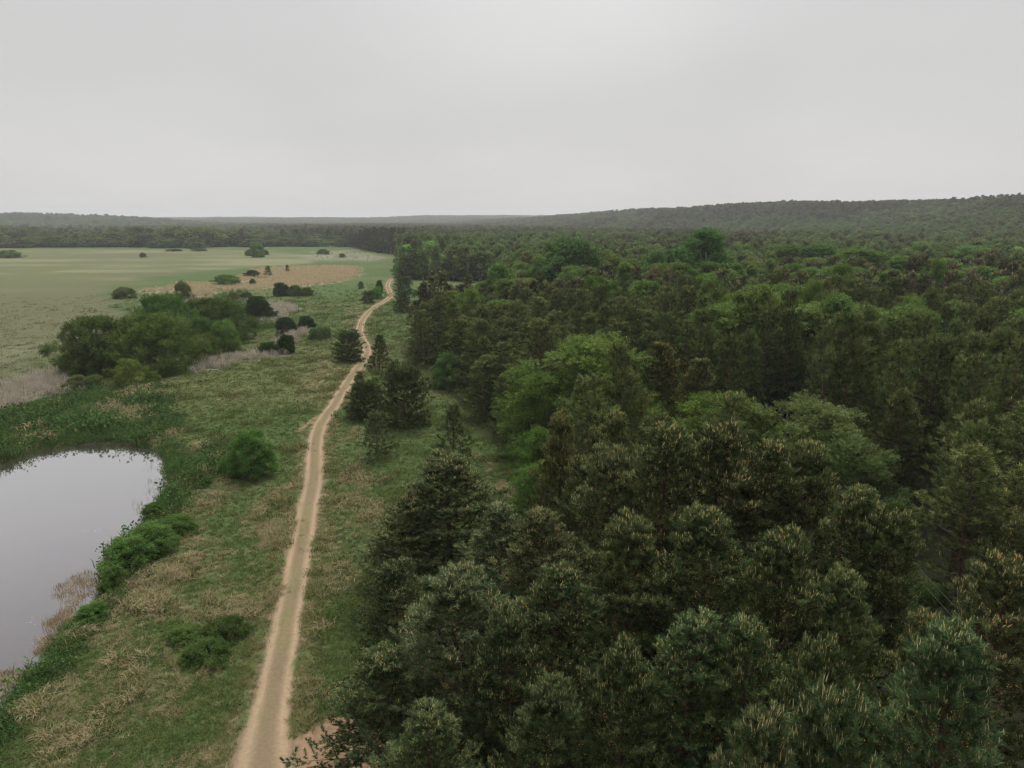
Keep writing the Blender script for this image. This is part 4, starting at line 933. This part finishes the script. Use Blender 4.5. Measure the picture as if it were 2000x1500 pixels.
# ------------------------------------------------------------------ distant woods
HP = np.array(PLACED)
def variants(base, cols, mats):
    out = []
    for k, p in enumerate(base):
        me = joined('distant_tree', p, mats)
        for c_ in cols: out.append((me, c_))
    return out
VP = variants(K['pine_far'], [(1, 1, 1), (1.3, 1.12, .92), (.62, .62, .58)], ['bark', 'needle_far', 'candle'])
VL = variants(K['leaf_far'], [(1.0, 1.1, .95), (1.4, 1.35, 1.15), (.7, .75, .7), (1.3, 1.6, 1.05)], ['bark_grey', 'leaf_willow'])
VB = variants(K['birch_far'], [(.85, 1.05, .8), (1.05, 1.2, .9), (1.4, 1.45, 1.5)], ['bark_birch', 'leaf_birch'])
P_ = {'p': [], 'l': [], 'b': []}
def grow(x, y, kd, H, W): P_[kd].append(np.stack([x, y, H, W], 1))
for d0, d1, s_, side_ in ((LIM, 420, 5.3, 1), (420, 900, 6.2, 1), (900, 1700, 9.5, 1), (1700, 3000, 13., 0), (3000, 5200, 17., 0), (600, 1000, 12.5, -1), (1000, 1700, 14., -1)):
    p = hexgrid(-.84 * d1 - 60, .84 * d1 + 60, 0, d1, s_, .36)
    d = np.hypot(*p.T); p = p[(d > d0) & (d <= d1) & (np.abs(p[:, 0]) < .82 * p[:, 1] + 30)]
    right = sdist(p[:, 0], p[:, 1], FOREST) > .5
    bp_ = G(0, 484); beltfront = np.interp(p[:, 0] / p[:, 1], [-.8, -.55, -.35, -.2], [690, 715, 680, 700]) + 40 * (fbm(p[:, 0], p[:, 1], 40, 232, 2) - .5)
    left = (~right) & (p[:, 1] > beltfront)
    fld = fbm(p[:, 0], p[:, 1], 420, 230, 3)
    left &= ~((fld > .66) & (p[:, 1] > 1500)) & ~((p[:, 1] > 2050) & (p[:, 1] < 2150) & (fbm(p[:, 0], p[:, 1], 200, 231, 2) > .6))
    if side_ > 0: left[:] = False
    if side_ < 0: right[:] = False; left &= fbm(p[:, 0], p[:, 1] / .6, 90, 233, 3) > .36
    k = right | left; p = p[k]; right = right[k]; n = len(p)
    mixn = .55 * fbm(p[:, 0], p[:, 1], 110 + d1 * .08, 240, 3) + .45 * fbm(p[:, 0], p[:, 1] , 30, 241, 2); stripe = fbm(p[:, 0], p[:, 1] / 1.6, 130, 245, 3); u = rng.random(n)
    wp_ = sst(.57, .47, mixn); wp_ = np.where(p[:, 1] > 700, np.maximum(wp_, sst(.45, .6, stripe)), wp_)
    hill = np.interp(p[:, 1], EDGE_Y, EDGE_X); onhill = p[:, 0] > hill - 180
    wp_ = np.where(onhill, np.where(fbm(p[:, 0], p[:, 1], 150, 247, 3) > .58, .25, .95), wp_); green = (p[:, 0] > .36 * p[:, 1] + 60 * (mixn - .5)) & (p[:, 1] > 190) & (p[:, 1] < 900); wp_ = np.where(green & ~onhill, wp_ * .3, wp_)
    green = (p[:, 0] < .22 * p[:, 1] + 80 * (mixn - .5)) & (p[:, 1] > 315) & (p[:, 1] < 560); wp_ = np.where(green, wp_ * .35, wp_)
    kd = np.where(right, np.where(u < wp_, 'p', np.where(rng.random(n) < .6, 'b', 'l')), np.where(u < .05, 'p', np.where(u < .14, 'b', 'l')))
    grown = s_ / 4.9
    for q_, H0, W0 in (('p', 14.5, 5.8), ('b', 14.5, 6.0), ('l', 11.5, 9.0)):
        m_ = kd == q_; x, y = p[m_, 0], p[m_, 1]
        H = H0 * rng.uniform(.82, 1.15, m_.sum()) * (1 + .1 * (fbm(x, y, 60, 250, 2) - .5) * 4)
        H = np.where(right[m_], H, H * np.where(q_ == 'l', rng.uniform(.55, 1.05, m_.sum()) * (.6 + 1.3 * np.clip(fbm(x, y, 110, 255, 3) - .2, 0, 1)), 1))
        W = W0 * (1.75 if side_ < 0 else max(1, grown ** (.85 if q_ != 'l' else .45))) * rng.uniform(.85, 1.2, m_.sum())
        if q_ == 'l': W = np.where(right[m_], W * .75, W * rng.uniform(.7, 1.5, m_.sum()))
        ok = np.ones(len(x), bool)
        if d0 < 700:
            for a_, b_, c_ in HP[np.hypot(HP[:, 0], HP[:, 1]) > d0 - 15]: ok &= np.hypot(x - a_, y - b_) > max(c_, 2.2)
        grow(x[ok], y[ok], q_, H[ok], W[ok])
for x, y, H, W in late: P_['p'].append(np.array([[x, y, H, W]]))
for q_ in P_: P_[q_] = np.concatenate(P_[q_]); P_[q_] = P_[q_][np.argsort(np.hypot(P_[q_][:, 0], P_[q_][:, 1]))]

# the nearest of them are trees of their own again
def own(q_, n_, kinds, fn):
    a = P_[q_]; vis = a[:n_]; P_[q_] = a[n_:]
    for x, y, H, W in vis: fn(x, y, H, W)
def bfn(x, y, H, W):
    g_ = rng.random(); place('birch', x, y, H, W, 'green birch in the middle distance among the pines' if x > -5 else 'birch on the edge of the far wood', 'birches of the middle distance', (.9 + .35 * g_, 1.15, .85))
own('b', 130, None, bfn)
def lfn(x, y, H, W):
    if x < -100 and y > 500: lb, gr = 'round grey green tree in the belt behind the far meadow', 'trees of the belt behind the meadow'
    else: lb, gr = 'round leafy tree in the middle distance among the pines', 'leafy trees of the middle distance'
    c_ = ((1., 1.1, .95), (1.4, 1.35, 1.15), (.7, .75, .7), (1.3, 1.6, 1.05))[int(rng.integers(4))]
    place('leaf_far', x, y, H, W, lb, gr, c_)
own('l', 240, None, lfn)
for q_, VV, nm, lb, ct in (('p', VP, 'distant_pine_wood', 'brown green pine wood running on to the ridge at the horizon', 'pine wood'),
                           ('l', VL, 'distant_leafy_wood', 'grey green leafy woods beyond the meadow up to the hazy hills', 'woodland'),
                           ('b', VB, 'distant_birch_wood', 'lighter green birches mixed into the distant woods', 'birch wood')):
    a = P_[q_]; n = len(a); pr = {'p': K['pine_far'], 'l': K['leaf_far'], 'b': K['birch_far']}[q_]
    ncol = len(VV) // len(pr); ki = rng.integers(0, len(pr), n)
    cn = fbm(a[:, 0], a[:, 1], 45, 260, 2) + rng.normal(0, .16, n); cid = np.clip((cn * ncol * 1.5 - ncol * .25).astype(int), 0, ncol - 1)
    if q_ == 'b': cid = np.where(rng.random(n) < .06, 2, np.minimum(cid, 1))
    Hs = np.array([p_['H'] for p_ in pr])[ki]; Ws = np.array([p_['W'] for p_ in pr])[ki]
    z = terr_fast(a[:, 0], a[:, 1])
    scatter(nm, np.stack([a[:, 0], a[:, 1], z], 1), np.stack([rng.normal(0, .03, n), rng.normal(0, .03, n), rng.uniform(0, 6.28, n)], 1),
            np.stack([a[:, 3] / Ws, a[:, 3] / Ws, a[:, 2] / Hs], 1), ki * ncol + cid, VV, lb, ct)
print('tris', sum(len(m_.polygons) for m_ in bpy.data.meshes)); print('trees far', {k: len(v) for k, v in P_.items()}, 'counts', COUNT)

# ------------------------------------------------------------------ wires through the gap, poles, stones
def thing(name, label, cat, loc, rz=0, group=None):
    e = bpy.data.objects.new(name, None); COL.objects.link(e); e.location = loc; e.rotation_euler = (0, 0, rz); e['label'] = label; e['category'] = cat
    if group: e['group'] = group
    return e
a = np.array([*G(1799, 1112, 6.6), 6.6]); b = np.array([*G(1888, 1208, 6.6), 6.6]); dw = (a - b) / np.linalg.norm(a - b)
side = np.array([dw[1], -dw[0], 0])
a2 = np.array([*G(1801, 1139, 6.2), 6.2]); off2 = (a2 - a) @ side
pole_at = [b - dw * 24, a + dw * 30]
for k, (o_, lb) in enumerate(((0., 'upper thin wire sagging through the dark gap in the wood'), (off2, 'lower thin wire sagging through the dark gap in the wood'))):
    s = np.linspace(0, 1, 25)[:, None]; P0, P1 = pole_at[0] + side * o_, pole_at[1] + side * o_; Pm = (P0 + P1) / 2
    pw = P0 * (1 - s) + P1 * s; pw[:, 2] = 6.55 + (0 if k == 0 else -.35) + .9 * (2 * s[:, 0] - 1) ** 2
    g = Geo(); g.tube(pw, .008, 5); obj('overhead_wire', g.mesh('overhead_wire', ['wire']), label=lb, cat='wire', group='wires through the gap')
for k, p in enumerate(pole_at):
    zb = tz(p[0], p[1])
    e = thing('utility_pole', 'wooden pole carrying the wires ' + ('at the near end' if k == 0 else 'at the far end') + ' of the gap', 'utility pole', (p[0], p[1], zb), 0, 'poles of the wires')
    g = Geo(); g.tube(np.array([[0, 0, -.1], [0, 0, 4], [0, 0, 7.9 - zb]]), np.array([.14, .12, .1]), 10); obj('post', g.mesh('post', ['pole']), e)
    for o_, zz_ in ((0., 7.45), (off2, 7.1)):
        g = Geo(); q0 = side * o_; g.tube(np.array([q0 + [0, 0, zz_ - .22 - zb], q0 + [0, 0, zz_ - .05 - zb], q0 + [0, 0, zz_ - zb]]), np.array([.03, .05, .035]), 8); obj('insulator', g.mesh('insulator', ['ceramic']), e)
    g = Geo(); q0 = side * (off2 * 1.15); q1 = -side * off2 * .15; g.tube(np.array([q1 + [0, .13, 7.0 - zb], (q0 + q1) / 2 + [0, .13, 7.0 - zb], q0 + [0, .13, 7.0 - zb]]), .05, 6); obj('crossarm', g.mesh('crossarm', ['pole']), e)
def rock(r, sq, seed):
    import bmesh
    bm = bmesh.new(); bmesh.ops.create_icosphere(bm, subdivisions=3, radius=1); me = bpy.data.meshes.new('stone')
    for v in bm.verts:
        c = v.co; q_ = 1 + .35 * (float(vn(c.x * 1.7 + seed, c.y * 1.7 + c.z * 1.3)) - .5); c *= q_; c.x = max(-.75, min(.8, c.x)); c.z = max(-.6, min(.62, c.z)); c.x *= r; c.y *= r * sq; c.z *= r * .5
    bm.to_mesh(me); bm.free(); me.materials.append(M['wood_pale' if seed == 1 else 'stone']); return me
for px_1, py_1, r_1, sd_, lb in ((427, 889, .42, 1, 'tan flat boulder lying on the grass left of the bright bush'), (411, 892, .30, 2, 'pale grey stone beside the tan boulder'), (402, 894, .18, 3, 'smallest pale stone left of the tan boulder')):
    x, y = G(px_1, py_1); o = obj('stone', rock(r_1, .7, sd_), None, None, lb, 'stone', 'stones on the bank'); o.location = (x, y, tz(x, y) + .12 * r_1 + .1); o.rotation_euler = (.1, .25 if sd_ == 1 else 0, .4 * sd_)

# ------------------------------------------------------------------ labels of the many: what each looks like and which landmark it stands by
def pix(x, y, z):
    f = y * cos(PITCH) + (CAM_H - z) * sin(PITCH); u = -y * sin(PITCH) * -1 * 0 + (y * sin(PITCH) - (CAM_H - z) * cos(PITCH))
    return 1000 + FOC * x / f, 750 - FOC * u / f
LM = [('the left corner pine', 876, 900), ('the bluish pine', 990, 985), ('the tallest near pines', 1340, 850), ('the pale spreading tree', 1580, 800), ('the deep green spreading tree', 1420, 790),
      ('the broad light green tree', 1150, 680), ('the bright green shrub', 877, 725), ('the largest bushy pine', 790, 770), ('the bottom right corner pine', 1880, 1260), ('the pair of wires', 1840, 1150),
      ('the largest dark dome', 1117, 490), ('the right pair of dark domes', 1300, 500), ('the tall fresh green tree', 1380, 465), ('the brightest green tree', 1680, 500), ('the tip of the birch stand', 802, 490),
      ('the grey birch of the stand', 905, 495), ('the tall dark pine row', 745, 460), ('the bright far meadow bush', 503, 485), ('the lone far meadow bush', 280, 498), ('the left edge thicket', 18, 495),
      ('the wood corner by the track', 812, 600), ('the last pine before the gap', 1738, 1020)]
for n_, x_, y_ in (('the right end of the ridge', 1950, 400), ('the right edge halfway down', 1985, 760), ('the right edge below the ridge', 1985, 520), ('the darkest part of the wood', 1560, 700)): LM.append((n_, x_, y_))
FEW = [f_ for f_ in FILL if f_[0].get('group') in ('pines of the near wood', 'pines right of the dark gap', 'pines on the left edge of the wood', 'pines along the dark gap', 'pines of the right wood', 'pines of the middle wood',
       'leafy trees scattered in the wood', 'birches of the middle distance', 'leafy trees of the middle distance', 'trees of the belt behind the meadow', 'tall dark pine row', 'undergrowth in the gap')]
seen_ = {}
for f_ in FILL: seen_[f_[0]['label']] = seen_.get(f_[0]['label'], 0) + 1
cand = {}
for e, H, W, c_, nm, kd in FEW:
    if seen_[e['label']] < 2: continue
    x, y, z = e.location; px_1, py_1 = pix(x, y, z + H)
    d_ = [math.hypot(px_1 - a, (py_1 - b) * 2.2) for _, a, b in LM]; i_ = int(np.argmin(d_)); ln, lx, ly = LM[i_]
    dx, dy = px_1 - lx, (py_1 - ly) * 2.2
    rel = ('left of' if dx < 0 else 'right of') if abs(dx) > 2 * abs(dy) else (('behind' if dy < 0 else 'in front of') if abs(dy) > 2 * abs(dx) else (('behind and ' if dy < 0 else 'before and ') + ('left of' if dx < 0 else 'right of')))
    rt = W / H; shp = 'slim' if rt < .40 else ('broad' if rt > .53 else 'full')
    if nm == 'pine_tree': adj = shp + (' brown tipped' if c_[0] > c_[1] * 1.06 else ' olive'); nn_ = 'pine'
    elif nm == 'birch_tree': adj = shp + (' pale green' if c_[0] > 1.05 else ' deep green'); nn_ = 'birch'
    elif nm == 'bush': adj = 'shaded low' if W < 3.3 else 'shaded wide'; nn_ = 'bush'
    else: adj = ('low ' if H < 9 else 'high ') + ('bright green' if c_[1] > 1.1 else ('olive' if c_[0] > 1.05 else ('dark' if c_[0] < .8 else 'grey green'))); nn_ = 'tree'
    cand.setdefault((adj, nn_, rel, ln), []).append((d_[i_], e))
ORD = ['nearest', 'second', 'third', 'fourth', 'fifth', 'sixth', 'seventh', 'eighth', 'ninth', 'tenth', 'eleventh', 'twelfth', 'thirteenth', 'fourteenth', 'fifteenth', 'sixteenth', 'seventeenth', 'eighteenth', 'nineteenth', 'twentieth']
for (adj, nn_, rel, ln), v in cand.items():
    v.sort(key=lambda t_: t_[0])
    for k, (dd2, e) in enumerate(v):
        e['label'] = ((ORD[k] + ' ') if len(v) > 1 and k < 20 else ('further ' if k >= 20 else '')) + '%s %s %s %s' % (adj, nn_, rel, ln)
